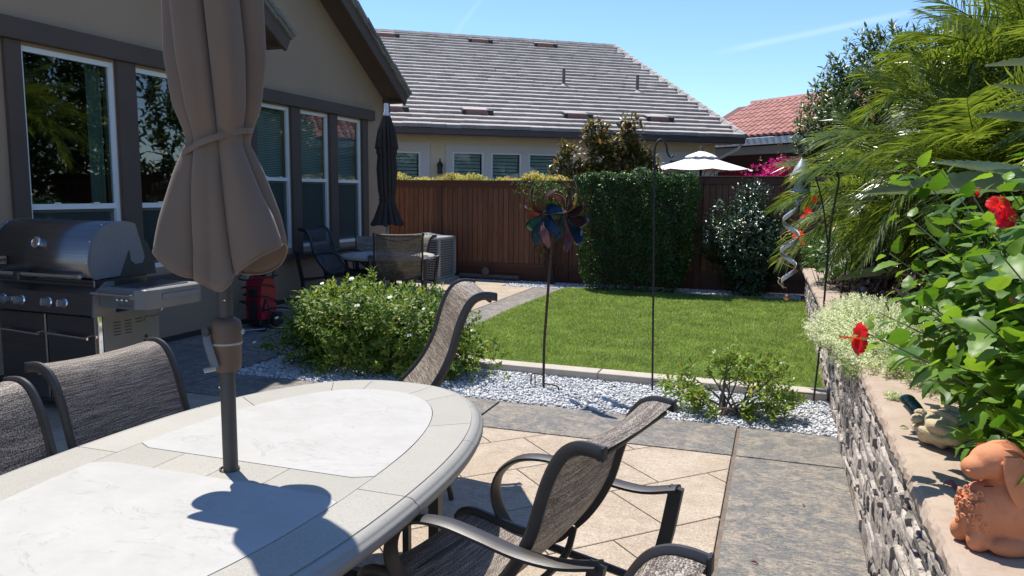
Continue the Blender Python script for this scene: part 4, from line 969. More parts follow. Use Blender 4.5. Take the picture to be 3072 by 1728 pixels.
# ================================================================ UMBRELLAS
def canopy(rows, nl, amp, hem, seed, nth=288, twist=.5, inner=.0, off=lambda z: (0,0), sharp=1.0, dip=.05, view=None):
    rg_ = np.random.default_rng(seed); ph = rg_.random(6)*6.28; zs = np.array([r[0] for r in rows]); rs = np.array([r[1] for r in rows]); am = np.array([r[2] for r in rows])
    V = []; F = []; nz = 64
    def fold(th, z, lod):
        a = nl*th+twist*(z-1.4)*3+ph[0]+.9*math.sin(th+ph[1])+.5*math.sin(2*th+ph[2]+z*2)
        return 1.9*abs(math.sin(a*.5))**.36-1.62+.12*math.sin(a)+.16*math.sin(2*th+ph[3]+z*3)+.06*math.sin((nl*2+1)*th+z*5)
    for j in range(nz):
        v = j/(nz-1)
        for i in range(nth):
            th = 2*PI*i/nth; hz = hem+dip*(.5+.5*math.cos(nl*th*.5+ph[4]))*1.2+dip*.5*math.sin(nl*th+ph[5])
            z = rows[0][0]+(hz-rows[0][0])*v
            zz = rows[0][0]+(rows[-1][0]-rows[0][0])*v
            r_ = float(np.interp(-zz, -zs, rs)); a = float(np.interp(-zz, -zs, am)); r_ *= 1+a*fold(th, zz, 0)
            if view is not None:
                cph = abs(math.cos(th-view)); k_ = min(1, max(0, (1.72-zz)/.30)); r_ *= 1-k_*.42*(1-cph**1.3); z += k_*.115*cph**2.6*v
            o = off(zz); V.append((r_*math.cos(th)+o[0], r_*math.sin(th)+o[1], z))
    for j in range(nz-1):
        for i in range(nth): F.append((j*nth+i, j*nth+(i+1)%nth, (j+1)*nth+(i+1)%nth, (j+1)*nth+i))
    return V, F, nth, nz
um = thing('patio_umbrella', 'closed taupe umbrella with crank standing through the long table', 'umbrella', (-1.575,1.895,0))
MB().lathe([(.0225,.02),(.0225,2.75),(.02,2.76)], 20).obj('pole', M_pole, um, True, world=False)
MB().lathe([(.22,.0),(.22,.03),(.20,.05),(.05,.07),(.035,.16),(.03,.30)], 28).obj('base', M_frame, um, True, world=False)
MB().lathe([(.026,1.048),(.040,1.052),(.043,1.075),(.044,1.12),(.046,1.135),(.0475,1.138),(.0475,1.146),(.0475,1.19),(.044,1.203),(.030,1.214),(.024,1.215)], 28).obj('crank_housing', M_hub, um, True, world=False)
MB().lathe([(.0465,1.1335),(.0485,1.135),(.0485,1.139),(.0465,1.1405)], 28, cap=False).obj('housing_seam', M_rimtile, um, True, world=False)
rv = Vector((r2.x, r2.y, 0)).normalized(); fv = Vector((f.x, f.y, 0)).normalized()   # horizontal directions of a handle that points left of the pole
hx = Vector((-.80,-.60,0)); 
def hp(a, b, z): return rv*a - fv*b + Vector((0,0,z))
hb = MB().tube([hp(-.046,.03,1.178), hp(-.040,.046,1.15), hp(-.024,.052,1.10), hp(-.014,.054,1.068)], .012, 8, .005, upv=tuple(rv)); H_ = hb.obj('crank_handle', M_grey, um, True, world=False)
MB().lathe([(.014,-.004),(.014,.004)], 16, tuple(hp(-.044,.042,1.177)), axis='Y').obj('crank_boss', M_charc, H_, world=False)
MB().tube([hp(-.014,.055,1.068), hp(-.042,.072,1.064)], .0075, 10).obj('crank_knob', M_rimtile, H_, True, world=False)
MB().lathe([(.008,-.004),(.009,0),(.006,.003)], 10, tuple(hp(.05,-.005,1.17)), axis='X').obj('housing_knob', M_acgrey, um, True, world=False)
for z in (1.27, 1.00): MB().ball(tuple(hp(-.020 if z < 1.1 else .008,.014 if z < 1.1 else .022,z)), .0035, 8, 6).obj('rivet', M_chrome, um, True, world=False)
rows = [(2.72,.03,.05),(2.66,.085,.1),(2.45,.115,.32),(2.18,.130,.34),(1.98,.126,.34),(1.84,.108,.30),(1.765,.087,.18),(1.735,.080,.12),(1.70,.091,.22),(1.62,.113,.24),(1.53,.135,.23),(1.45,.156,.22),(1.37,.176,.22),(1.33,.184,.23)]
offc = lambda z: (0, 0)
V, F, nth, nz = canopy(rows, 6, 1, 1.315, 6, off=offc, twist=1.5, dip=.018, view=R(19))
mb = MB(); mb.v = V; mb.f = F; cn = mb.obj('canopy', M_cloth, um, smooth=True, angle=70, world=False)
sm = cn.modifiers.new('thick', 'SOLIDIFY'); sm.thickness = .0025; sm.offset = -1
hemp = [Vector(p) for p in V[-nth:]]; MB().tube(hemp+[hemp[0]], .0032, 5, cap=False).obj('hem', M_cloth, cn, world=False)
def strap(z0, r_, tilt, m, par, w=.009):
    pts = [];
    for i in range(49):
        th = 2*PI*i/48; rr_ = r_*(1+.05*math.sin(5*th+1)); v = Vector((rr_*math.cos(th), rr_*math.sin(th), 0)); zz = z0+tilt*v.normalized().dot(rv)
        pts.append((v.x, v.y, zz))
    return MB().tube(pts, w, 6, .0025, upv=(0,0,1.0001), cap=False).obj('tie_strap', m, par, True, world=False)
strap(1.737, .0965, .036, M_cloth, um)
# second umbrella
u2o = thing('patio_umbrella', 'closed charcoal umbrella with white finial over the round table', 'umbrella', (-5.17,9.62,0))
MB().lathe([(.02,.02),(.02,2.66)], 14).obj('pole', M_acgrey, u2o, True, world=False)
MB().lathe([(.035,2.60),(.045,2.63),(.045,2.66),(.032,2.68),(.032,2.78),(.026,2.80),(.0,2.80)], 16).obj('finial', M_white, u2o, True, world=False)
MB().lathe([(.24,.0),(.24,.04),(.05,.08),(.03,.25)], 24).obj('base', M_frame, u2o, True, world=False)
rows2 = [(2.62,.05,.1),(2.45,.10,.24),(2.12,.135,.26),(2.10,.118,.26),(1.9,.135,.28),(1.62,.12,.28),(1.50,.10,.2),(1.46,.10,.2),(1.36,.13,.26),(1.22,.175,.30),(1.14,.215,.32)]
V, F, nth, nz = canopy(rows2, 12, 1, 1.12, 9, twist=.3, dip=.02); mb = MB(); mb.v = V; mb.f = F; c2 = mb.obj('canopy', M_cloth2, u2o, smooth=True, angle=70, world=False)
c2.modifiers.new('thick', 'SOLIDIFY').thickness = .003
V, F, nth, nz = canopy([(2.63,.055,.1),(2.45,.112,.24),(2.2,.150,.30)], 12, 1, 2.18, 9, twist=.3, dip=.02); mb = MB(); mb.v = V; mb.f = F; mb.obj('vent_flap', M_cloth2, u2o, smooth=True, angle=70, world=False)
strap(1.48, .112, .0, M_cloth2, u2o, .012)
# white umbrella beyond the fence
wu = thing('patio_umbrella', 'open white market umbrella beyond the fence above the hedge', 'umbrella', (-1.42,15.0,0))
MB().lathe([(.025,0),(.025,2.30)], 12).obj('pole', M_frame, wu, True, world=False)
N8 = 8; mbw = MB(); pk = [(.98,2.06),(.52,2.19),(.16,2.30)]
for i in range(N8):
    t0, t1 = 2*PI*i/N8+.3, 2*PI*(i+1)/N8+.3; pp = []
    for r_, z in pk:
        for q in range(5):
            th = t0+(t1-t0)*q/4; rr_ = r_*(math.cos(PI/N8)/math.cos((th-t0)-PI/N8)); sag = -.03*math.sin(PI*q/4)*(r_/1.05); pp.append((rr_*math.cos(th), rr_*math.sin(th), z+sag))
    W1 = MB().add(pp, [(a*5+b, a*5+b+1, a*5+6+b, a*5+5+b) for a in range(2) for b in range(4)]); W1.obj('canopy_panel', M_white_cloth, wu, world=False)
    MB().tube([(.97*math.cos(t0),.97*math.sin(t0),2.05),(.16*math.cos(t0),.16*math.sin(t0),2.28)], .008, 5).obj('rib', M_frame, wu, world=False)
    MB().tube([(.6*math.cos(t0),.6*math.sin(t0),2.12),(.03*math.cos(t0),.03*math.sin(t0),1.80)], .007, 5).obj('strut', M_frame, wu, world=False)
vf = MB()
for i in range(24):
    th = 2*PI*i/24; e = .02*(i%2); vf.v += [(.05*math.cos(th),.05*math.sin(th),2.405),(.22*math.cos(th),.22*math.sin(th),2.335+e*.5),(.30*math.cos(th),.30*math.sin(th),2.285+e)]
vf.f = [(i*3+k, ((i+1)%24)*3+k, ((i+1)%24)*3+k+1, i*3+k+1) for i in range(24) for k in range(2)]; vf.obj('vent_flap', M_white_cloth, wu, world=False)
MB().lathe([(.012,2.39),(.03,2.42),(.045,2.455),(.03,2.49),(.0,2.50)], 12).obj('finial', M_frame, wu, True, world=False)

# ================================================================ ROUND TABLE AND ITS CHAIRS
rtb = thing('round_table', 'round patio table with pale stone top under the closed charcoal umbrella', 'table', (-5.13,9.55,0))
MB().lathe([(.0,.725),(.46,.725),(.47,.724)], 40, cap=False).obj('stone_inlay', M_slab, rtb, world=False)
MB().lathe([(.472,.722),(.475,.7265),(.60,.7265),(.605,.722),(.612,.726),(.64,.722),(.655,.71),(.655,.69),(.64,.676),(.47,.672)], 48, cap=False).obj('tile_rim', M_rimtile, rtb, True, 30, world=False)
MB().lathe([(.0,.67),(.58,.67),(.58,.65),(.0,.65)], 30).obj('substrate', M_frame, rtb, world=False)
for k in range(4):
    th = PI/4+k*PI/2; c_, s_ = math.cos(th), math.sin(th)
    MB().tube(smoothpath([(.42*c_,.42*s_,.66),(.30*c_,.30*s_,.55),(.22*c_,.22*s_,.35),(.30*c_,.30*s_,.15),(.42*c_,.42*s_,0)], 4), .02, 8).obj('leg', M_frame, rtb, True, world=False)
MB().lathe([(.20,.20),(.22,.20),(.22,.22),(.20,.22)], 20, cap=False).obj('leg_ring', M_frame, rtb, world=False)
G2 = 'sling chairs round the round table'
c3 = make_chair('open-weave chair back facing the camera at the round table, in front of the air conditioner', M_sling2, G2, hw=.25)
put(c3, -4.47, 8.60, 118, sc=1.13)
MB().tube([(-.03,-.24,.93),(-.05,-.12,.885),(-.055,0,.868),(-.05,.12,.885),(-.03,.24,.93)], .008, 8).obj('top_cord', M_frame, c3, True, world=False)
c4 = make_chair('black chair with dark mesh by the house wall, left of the round table', slingmat('dark_mesh_sling', (.012,.012,.012), (.03,.028,.027), (.07,.065,.06), hole=.45), G2, M_black, hw=.25)
put(c4, -6.22, 9.42, 4, sc=1.12)
MB().tube([(-.03,-.24,.93),(-.05,-.12,.885),(-.055,0,.868),(-.05,.12,.885),(-.03,.24,.93)], .008, 8).obj('top_cord', M_black, c4, True, world=False)
c5 = make_chair('grey-brown sling chair against the window sill behind the black chair', M_sling, G2); put(c5, -5.86, 10.42, -55, sc=.96)
put(copy_tree(c5), -5.02, 10.30, -105, 'sling chair mostly hidden behind the open-weave chair, beside the air conditioner', 1.0)
put(copy_tree(c5), -5.62, 11.1, -78, 'sling chair end-on behind the charcoal umbrella near the house corner', .95)

# ================================================================ BARBECUE
gr = thing('gas_barbecue', 'stainless steel gas barbecue with closed lid and side shelf by the house', 'barbecue', (-4.387,3.999,0), -.026)
# local frame: x to the right (0 = right end of lid, negative left), y to the back, z up
GW = .99; GD = .49
lp = [(-.005,.985),(-.022,1.03),(-.028,1.09),(-.018,1.16),(.008,1.235),(.05,1.30),(.11,1.345),(.18,1.362),(.28,1.364),(.36,1.345)]
lps = [(p[1], p[2]) for p in smoothpath([(0,a,b) for a, b in lp], 3)]
mb = MB(); n = len(lps); V = [(x, a, b) for x in (-GW+.03, -.03) for a, b in lps]; mb.add(V, [(i, i+1, n+i+1, n+i) for i in range(n-1)])
lid = mb.obj('lid', M_steeld, gr, True, world=False); lid.modifiers.new('t', 'SOLIDIFY').thickness = .004
def side_plate(x0, x1, poly, m, nm, par): return MB().prismM(poly, x0, x1, Matrix(((0,0,1,0),(1,0,0,0),(0,1,0,0),(0,0,0,1)))).obj(nm, m, par, world=False)
endp = [(a-.006,b+.006) for a, b in lps]+[(.40,1.20),(.425,1.11),(.405,1.065),(.335,1.06),(.300,1.09),(.293,1.16),(.278,1.155),(.20,.99),(.0,.978)]
for x0, x1 in ((-.03,.0),(-GW,-GW+.03)): side_plate(x0, x1, endp[::-1], M_cast, 'lid_end_casting', lid)
side_plate(-GW+.035, -.036, [(.14,.975),(.52,.975),(.50,1.10),(.44,1.22),(.36,1.30),(.30,1.33),(.26,1.33)], M_charc, 'lid_back', lid)
side_plate(-.026, -.004, [(.12,.975),(.53,.975),(.515,1.09),(.46,1.21),(.38,1.285),(.28,1.32)], M_charc, 'roll_back_housing', gr)
for x in (-.036, -GW+.030):
    mb = MB(); mb.add([(x+e, a-.003, b+.003) for e in (0,.006) for a, b in lps[3:]], [(i, i+1, len(lps)-3+i+1, len(lps)-3+i) for i in range(len(lps)-4)]); mb.obj('trim_strip', M_chrome, lid, world=False)
    for i in (6, 12, 18, 24):
        if i < len(lps): MB().ball((x-.008, lps[i][0]-.004, lps[i][1]+.003), .0065, 8, 6).obj('rivet', M_chrome, lid, True, world=False)
hd = MB().tube([(-GW+.05,-.085,1.0),(-.05,-.085,1.0)], .015, 12); hd = hd.obj('lid_handle', M_chrome, lid, True, world=False)
for x in (-GW+.08, -.075): MB().tube([(x,-.02,1.005),(x,-.085,1.0)], .016, 10).obj('handle_post', M_chrome, hd, True, world=False)
MB().box(-.66,-.60,-.112,-.015,.955,1.018,.01).obj('handle_light', M_charc, hd, world=False)
tz, ty = 1.215, .000
Mt = Matrix.Translation((-.505, -.012, 1.215)) @ Matrix.Rotation(R(72), 4, 'X')
def lm(prof, n, M): 
    b = MB().lathe(prof, n); b.v = [tuple(M @ Vector(p)) for p in b.v]; return b
th_ = lm([(.038,-.01),(.042,.0),(.042,.026),(.034,.032),(.031,.028)], 24, Mt).obj('thermometer', M_chrome, lid, True, world=False)
lm([(.0,.0275),(.031,.0275)], 24, Mt).obj('dial', M_white, th_, world=False)
MB().add([tuple(Mt @ Vector(p)) for p in ((-.002,-.02,.029),(.002,-.02,.029),(.003,.018,.029),(-.003,.018,.029))], [(0,1,2,3)]).obj('needle', M_red, th_, world=False)
# badge: plate, border and lettering
def text_mesh(s, size, ext, shear=0):
    cu = bpy.data.curves.new('lettering', 'FONT'); cu.body = s; cu.size = size; cu.extrude = ext; cu.shear = shear; cu.align_x = 'CENTER'; cu.align_y = 'CENTER'
    o = bpy.data.objects.new('t', cu); COL.objects.link(o); dg = bpy.context.evaluated_depsgraph_get(); me = bpy.data.meshes.new_from_object(o.evaluated_get(dg))
    bpy.data.objects.remove(o); return me
Mb_ = Matrix.Translation((-.865,-.0335,1.085)) @ Matrix.Rotation(R(88), 4, 'X')
pl = MB().box(-.058,.058,-.034,.034,-.004,.003,.003); pl.v = [tuple(Mb_ @ Vector(p)) for p in pl.v]; pl = pl.obj('badge', M_black, lid, world=False)
p2 = MB().box(-.053,.053,-.029,.029,.003,.0045); p2.v = [tuple(Mb_ @ Vector(p)) for p in p2.v]; p2.obj('badge_plate', mat('badge_plate_tan', (.42,.36,.28), None, 3, .4, .5), pl, world=False)
tm_ = text_mesh('weber', .040, .0008); tm_.transform(Mb_ @ Matrix.Translation((-.012,0,.0055)) @ Matrix.Diagonal((.72,1.25,1,1))); link('lettering', tm_, M_black, pl, False)
kt = MB().lathe([(.001,.0),(.011,.004),(.013,.010),(.011,.016),(.001,.02)], 12); kv = []
for p in kt.v: kv.append(tuple(Mb_ @ Vector((p[0]+.040, p[2]-.008, .005+p[1]*.1))))
kt.v = kv; kt.tube([Mb_ @ Vector((.036,-.006,.0055)), Mb_ @ Vector((.031,-.022,.0055))], .0012, 4).tube([Mb_ @ Vector((.044,-.006,.0055)), Mb_ @ Vector((.049,-.022,.0055))], .0012, 4); kt.obj('kettle_mark', M_black, pl, world=False)
# fire box, heat slots, control panel
MB().box(-GW+.02,-.02,.0,.46,.84,.975,.006).obj('fire_box', M_steeld, gr, world=False)
for k in range(26): MB().box(-.93+k*.035,-.93+k*.035+.024,-.003,.0015,.945,.955).obj('vent_slot', M_black, gr, world=False)
Mp = Matrix(((0,0,1,0),(1,0,0,0),(0,1,0,0),(0,0,0,1)))
MB().prismM([(-.02,.74),(.02,.74),(.02,.90),(-.015,.925),(-.075,.885),(-.095,.745)], -GW-.06, .055, Mp).obj('control_panel', M_steeld, gr, world=False)
MB().prismM([(-.10,.735),(.08,.735),(.08,.965),(.02,.965),(-.082,.89)], .0555, .075, Mp).obj('panel_end', M_silver, gr, world=False)
MB().prismM([(-.10,.735),(.08,.735),(.08,.965),(.02,.965),(-.082,.89)], -GW-.08, -GW-.0605, Mp).obj('panel_end', M_silver, gr, world=False)
Mk0 = Matrix.Rotation(R(90)-R(8), 4, 'X')
for x, r_ in ((-.93,.026),(-.80,.030),(-.715,.021),(-.615,.030),(-.42,.030),(-.335,.030),(-.20,.030),(-.055,.028)):
    pass
for x, r_ in ((-.93,.028),(-.80,.031),(-.725,.020),(-.62,.031),(-.36,.031),(-.21,.029),(-1.0,.02)):
    Mk = Matrix.Translation((x,-.083,.815)) @ Mk0
    kn = lm([(r_*1.18,-.004),(r_*1.2,.004),(r_*1.02,.010)], 20, Mk).obj('knob_bezel', M_chrome, gr, True, world=False)
    b = lm([(r_*.98,.008),(r_*.9,.045),(r_*.80,.05),(.0,.05)], 20, Mk); b.obj('knob', M_cast, kn, True, world=False)
    b = MB().box(-r_*.2,r_*.2,-r_*.8,r_*.8,.0495,.060,.002); b.v = [tuple(Mk @ Vector(p)) for p in b.v]; b.obj('knob_grip', M_chrome, kn, world=False)
# cabinet
MB().box(-GW+.0,-.0,.02,.52,.06,.735,.006).obj('cabinet', M_charc, gr, world=False)
for x0, x1 in ((-.965,-.505),(-.488,-.03)):
    dr = MB().box(x0,x1,-.006,.018,.10,.715,.005).obj('door', M_steeld, gr, world=False)
    MB().tube([(x0+.03,-.045,.585),(x1-.03,-.045,.570)], .010, 10).obj('door_handle', M_chrome, dr, True, world=False)
    for x in (x0+.05, x1-.05): MB().tube([(x,-.004,.580),(x,-.045,.578)], .007, 8).obj('handle_mount', M_chrome, dr, True, world=False)
MB().box(-.499,-.494,-.005,.016,.10,.715).obj('door_gap_strip', M_chrome, gr, world=False)
MB().box(-.026,.006,-.008,.025,.08,.735,.003).obj('corner_post', M_chrome, gr, world=False)
sp_ = MB().box(.0015,.012,.03,.52,.08,.735,.003).obj('side_panel', M_silver, gr, world=False)
for cx_ in (.14,.235,.33):
    for k in range(5 if cx_ < .33 else 2): MB().box(.0125,.0135,cx_-.03,cx_+.03,.66-k*.022,.667-k*.022).obj('louvre', M_black, sp_, world=False)
lm([(.016,0),(.016,.002)], 16, Matrix.Translation((.0125,.39,.52)) @ Matrix.Rotation(R(90),4,'Y')).obj('hose_hole', M_black, sp_, world=False)
for x in (-GW+.06,-.06):
    for y in (.07,.45): lm([(.03,-.012),(.03,.012)], 14, Matrix.Translation((x,y,.03)) @ Matrix.Rotation(R(90),4,'Y')).obj('castor', M_black, gr, world=False)
# right side shelf with towel bar
sh = MB().prism([(.078,-.045),(.38,-.045),(.455,-.015),(.475,.10),(.475,.44),(.44,.50),(.078,.50)], .80, .935, .012).obj('side_shelf', M_silver, gr, world=False)
MB().prism([(.11,.02),(.36,.02),(.41,.09),(.41,.40),(.37,.45),(.11,.45)], .9355, .940).obj('shelf_top', M_steeld, sh, world=False)
MB().box(.476,.484,.10,.44,.86,.895,.003).obj('shelf_band', M_cast, sh, world=False)
MB().tube([(.04,-.078,.895),(.375,-.078,.890)], .011, 10).obj('towel_bar', M_chrome, sh, True, world=False)
for k in range(3): MB().ball((.27+k*.04,-.080,.866), .010, 8, 6).obj('tool_hook', M_chrome, sh, True, world=False)
MB().box(.365,.385,-.085,-.042,.87,.905,.004).obj('bar_bracket', M_chrome, sh, world=False)
tm_ = text_mesh('Summit', .030, .0008, .25); tm_.transform(Matrix.Translation((.30,-.0462,.826)) @ Matrix.Rotation(R(90),4,'X') @ Matrix.Diagonal((1.45,1,1,1))); link('lettering', tm_, M_steel, sh, False)
ls = MB().prism([(-GW-.40,-.045),(-GW-.083,-.045),(-GW-.083,.50),(-GW-.40,.50)], .80, .935, .012).obj('side_shelf', M_silver, gr, world=False)
MB().tube(smoothpath([(.30,.30,.80),(.27,.28,.74),(.20,.30,.70),(.06,.36,.68),(.02,.37,.64)],4), .005, 6).obj('gas_hose', M_steel, gr, True, world=False)

# ================================================================ PRESSURE WASHER
pw = thing('pressure_washer', 'red electric pressure washer wrapped in black hose against the house', 'pressure washer', (-5.70,7.50,0), R(-8))
bp = [(-.13,.10),(.10,.10),(.115,.35),(.085,.55),(.02,.60),(-.06,.60),(-.12,.52),(-.14,.30)]
MB().prismM(bp, -.12, .12, Mp).obj('housing', M_red, pw, smooth=True, angle=35, world=False)
MB().prismM([(-.15,.09),(-.131,.09),(-.142,.30),(-.125,.46),(-.15,.44)], -.06, .06, Mp).obj('grille', M_black, pw, world=False)
for k in range(7): MB().box(-.07,.07,-.156,-.15,.16+k*.03,.172+k*.03).obj('vent_slot', M_red if k > 4 else M_charc, pw, world=False)
MB().box(-.16,.10,-.13,.12,.03,.099,.02).obj('base', M_black, pw, world=False)
for s in (-1,1): lm([(.09,-.025),(.09,.025)], 20, Matrix.Translation((s*.16,.08,.09)) @ Matrix.Rotation(R(90),4,'Y')).obj('wheel', M_black, pw, world=False)
MB().tube(smoothpath([(-.10,.08,.55),(-.10,.12,.80),(0,.13,.86),(.10,.12,.80),(.10,.08,.55)],4), .013, 8).obj('handle', M_black, pw, True, world=False)
MB().lathe([(.07,-.05),(.09,-.045),(.09,.045),(.07,.05)], 20, (0,-.02,.68), axis='Y').obj('hose_reel', M_black, pw, world=False)
hose = MB(); pts = []
for i in range(90):
    t = i/90; th = t*2*PI*4.3; pts.append((.20*math.cos(th)*(1+.25*math.sin(t*9)), -.04+.19*math.sin(th), .70-.52*t+.05*math.sin(th*1.0+t*4)))
hose.tube(pts, .009, 6)
hose.tube(smoothpath([(.12,-.10,.22),(.24,-.18,.36),(.34,-.22,.20),(.30,-.26,.02),(.14,-.26,.012)],6), .009, 6)
hose.tube(smoothpath([(.10,-.12,.20),(.32,-.14,.26),(.52,-.12,.27),(.62,-.06,.18),(.58,-.08,.06),(.36,-.16,.03),(.16,-.20,.06)],6), .009, 6); hose.obj('hose', M_rubber, pw, True, world=False)
wd = tag(link('spray_wand', MB().tube([(-5.70,7.00,.02),(-5.27,7.50,.02)], .0075, 8).mesh('spray_wand', True), M_steel), 'thin steel spray wand lying on the paving beside the pressure washer', 'spray wand')
MB().tube([(-5.27,7.50,.02),(-5.245,7.53,.02)], .013, 8).obj('nozzle', M_black, wd, world=False); MB().tube([(-5.70,7.00,.02),(-5.74,6.955,.025)], .015, 8).obj('grip', M_black, wd, world=False)
oc = thing('outlet_box', 'small grey outlet box low on the house wall above the pressure washer', 'outlet box', (-6.55,8.35,.42)); MB().box(-.03,.015,-.06,.06,-.08,.08,.01).obj('cover', M_acgrey, oc, world=False); MB().box(.0155,.02,-.04,.04,-.06,.06,.003).obj('lid', M_acgrey, oc, world=False)

# ================================================================ AIR CONDITIONER
ac = thing('air_conditioner', 'grey air conditioner unit with louvred sides in the corner by the fence', 'air conditioner', (-6.02,12.72,0))
MB().box(-.45,.45,-.42,.42,-.01,.05,.01).obj('pad', M_conc, ac, world=False)
MB().box(-.37,.37,-.33,.33,.055,.74,.03).obj('coil', M_charc, ac, world=False)
MB().box(-.41,.41,-.37,.37,.745,.80,.02).obj('top_cover', M_acgrey, ac, world=False); MB().box(-.40,.40,-.36,.36,.051,.10,.02).obj('base_tray', M_acgrey, ac, world=False)
for x in (-.385,.385):
    for y in (-.345,.345): MB().box(x-.025,x+.025,y-.025,y+.025,.10,.745,.008).obj('corner_post', M_acgrey, ac, world=False)
gsl = MB()
for k in range(15): z = .13+k*.042; gsl.box(-.36,.36,-.366,-.36,z,z+.012); gsl.box(.40,.406,-.32,.32,z,z+.012)
for k in range(14):
    x = -.34+k*.052; gsl.box(x,x+.004,-.370,-.3665,.10,.745); gsl.box(.4065,.410,x*.9,x*.9+.004,.10,.745)
gsl.obj('side_grille', M_acgrey, ac, world=False, kind='stuff')
fan = MB()
for k in range(5): fan.lathe([(.06+k*.055,.803),(.066+k*.055,.806)], 28, (0,0,.012*(4-k)), cap=False)
for k in range(12): th = k*PI/6; fan.tube([(.03*math.cos(th),.03*math.sin(th),.86),(.31*math.cos(th),.31*math.sin(th),.806)], .004, 4)
fan.obj('fan_guard', M_acgrey, ac, world=False)

# ================================================================ PLANTS IN THE OPEN GARDEN
GT = tpl_leaf(.42, .12, .12); GT2 = tpl_leaf(.55, .10, .10); TT = tpl_tiny(.55)
# clipped hedge: tapers towards the ground
hg = thing('clipped_hedge', 'tall clipped dark green box-shaped hedge against the fence behind the lawn', 'hedge', (-2.2,12.55,0))
n = 15000; side = RNG.random(n); u = RNG.random(n); v = RNG.random(n)**.85
def hedge_pt(u, z, w):   # w 0 left .. ; returns x,y on rounded block
    hwid = .78+.13*np.clip(z/1.0, 0, 1)-.10*np.clip((.35-z)/.35, 0, 1)
    return hwid
z = .05+1.84*v; hw_ = hedge_pt(u, z, 0)
px = np.where(side < .62, -2.215+(u*2-1)*hw_, np.where(side < .74, -2.215-hw_, -2.215+hw_)); py = np.where(side < .62, 12.15+.06*np.clip((1-z), 0, 1), 12.15+u*.8)
pos = np.stack([px, py, z], 1); dr = np.where((side < .62)[:,None], np.array([0,-1,.1]), np.where((side < .74)[:,None], np.array([-1,0,.1]), np.array([1,0,.1])))
nt2 = 5200; top = np.stack([-2.215+RNG.uniform(-.92,.92,nt2), 12.15+.8*RNG.random(nt2)**1.3, np.full(nt2, 1.90)], 1)
P = np.concatenate([pos, top]); D = np.concatenate([dr, np.tile([0,-.15,1.], (nt2,1))])
lump = (.035*np.sin(P[:,0]*9+P[:,2]*4)+.03*np.sin(P[:,2]*13+P[:,0]*5)+.03*np.sin(P[:,0]*23))[:,None]
P = P+D*lump+D*(-RNG.random((len(P),1))**2*.14+.02); rnd = RNG.normal(size=P.shape)
foliage('foliage', [(P, D*.35+rnd*.7+np.array([0,0,-.25]), D*.9+rnd[::-1]*.35+np.array([0,0,.35]), .030+.022*RNG.random(len(P)))], GT2, L_hedge, hg, kind='stuff')
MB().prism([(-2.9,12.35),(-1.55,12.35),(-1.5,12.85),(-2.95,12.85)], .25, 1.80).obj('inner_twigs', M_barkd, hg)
tb = MB()
for k in range(7): tb.tube(bez((-2.2+random.uniform(-.1,.1),12.5,0),(-2.2,12.45,.3),(-2.2+random.uniform(-.6,.6),12.35,.8),(-2.2+random.uniform(-.8,.8),12.2,1.5+random.uniform(-.3,.2)),7), .018, 6, taper=.4)
tb.obj('stem', M_bark, hg, True)
def bush(name, label, cat, c, r, n, k, L, size, m, tpl=GT, base=None, zmin=-.6, inner=.5, lump=.15, stems=14, sr=.006, group=None, bark=M_barkd, extra=None, op=(.5,1.1), ctr=None):
    base = base or (c[0], c[1], 0); t = thing(name, label, cat, base, 0, group)
    tips, dirs = ell_tips(n, c, r, inner, zmin, lump)
    if extra is not None: tips = np.concatenate([tips, extra[0]]); dirs = np.concatenate([dirs, unit(extra[1])])
    kk = tips[:,2] > base[2]+.02; tips, dirs = tips[kk], dirs[kk]
    foliage('foliage', [shoots(tips, dirs, k, L, size, op)], tpl, m, t, kind='stuff')
    if stems: branches(base, [tips[i] for i in RNG.choice(len(tips), min(stems, len(tips)), False)], sr, 5, max(r)*.35, 6, m=bark, parent=t)
    return t, tips, dirs
def flower(par, p, r, m, n=7, nrm=(0,-.5,.8), name='flower', sep=False):
    nv = Vector(nrm).normalized(); a = nv.cross(Vector((.3,.2,1))).normalized(); b = nv.cross(a); mb = MB()
    for L_, k0, up_ in ((1, 0, .25), (.6, .5, .7)):
        for i in range(n):
            th = 2*PI*(i+k0)/n+random.uniform(-.15,.15); dd = a*math.cos(th)+b*math.sin(th); w = (a*-math.sin(th)+b*math.cos(th))*r*L_*.38; e = Vector(p); q = dd*r*L_
            mb.add([e, e+q*.55+w+nv*r*up_*.5, e+q+nv*r*up_*.5*random.uniform(.2,1.2), e+q*.55-w+nv*r*up_*.5], [(0,1,2,3)])
    return mb.obj(name, m, par)
# gardenia in the gravel
xt = [((-4.25,6.0,.36),(-.9,-.3,.4)), ((-4.38,6.05,.30),(-.9,-.2,.3)), ((-4.5,5.95,.14),(-1,-.2,.1)), ((-4.30,6.25,.47),(-.6,0,.8)), ((-2.95,6.2,.62),(.2,0,1)), ((-2.83,6.25,.66),(.3,0,1)), ((-3.05,6.2,.68),(0,0,1)), ((-2.42,6.12,.30),(1,-.2,.3)), ((-2.36,6.15,.20),(1,-.2,.2)), ((-2.50,6.1,.12),(1,-.3,.1)), ((-2.45,6.05,.24),(1,-.3,.3)), ((-2.55,6.0,.36),(.8,-.3,.5)), ((-3.8,6.1,.66),(-.2,0,1)), ((-3.52,6.2,.84),(0,0,1)), ((-3.60,6.2,.80),(0,0,1)), ((-4.1,6.1,.52),(-.4,0,1)), ((-4.45,6.0,.2),(-1,-.2,.3))]
ex = np.array([e[0] for e in xt for _ in range(5)])+RNG.normal(size=(len(xt)*5,3))*.035; exd = np.array([e[1] for e in xt for _ in range(5)])+RNG.normal(size=(len(xt)*5,3))*.3
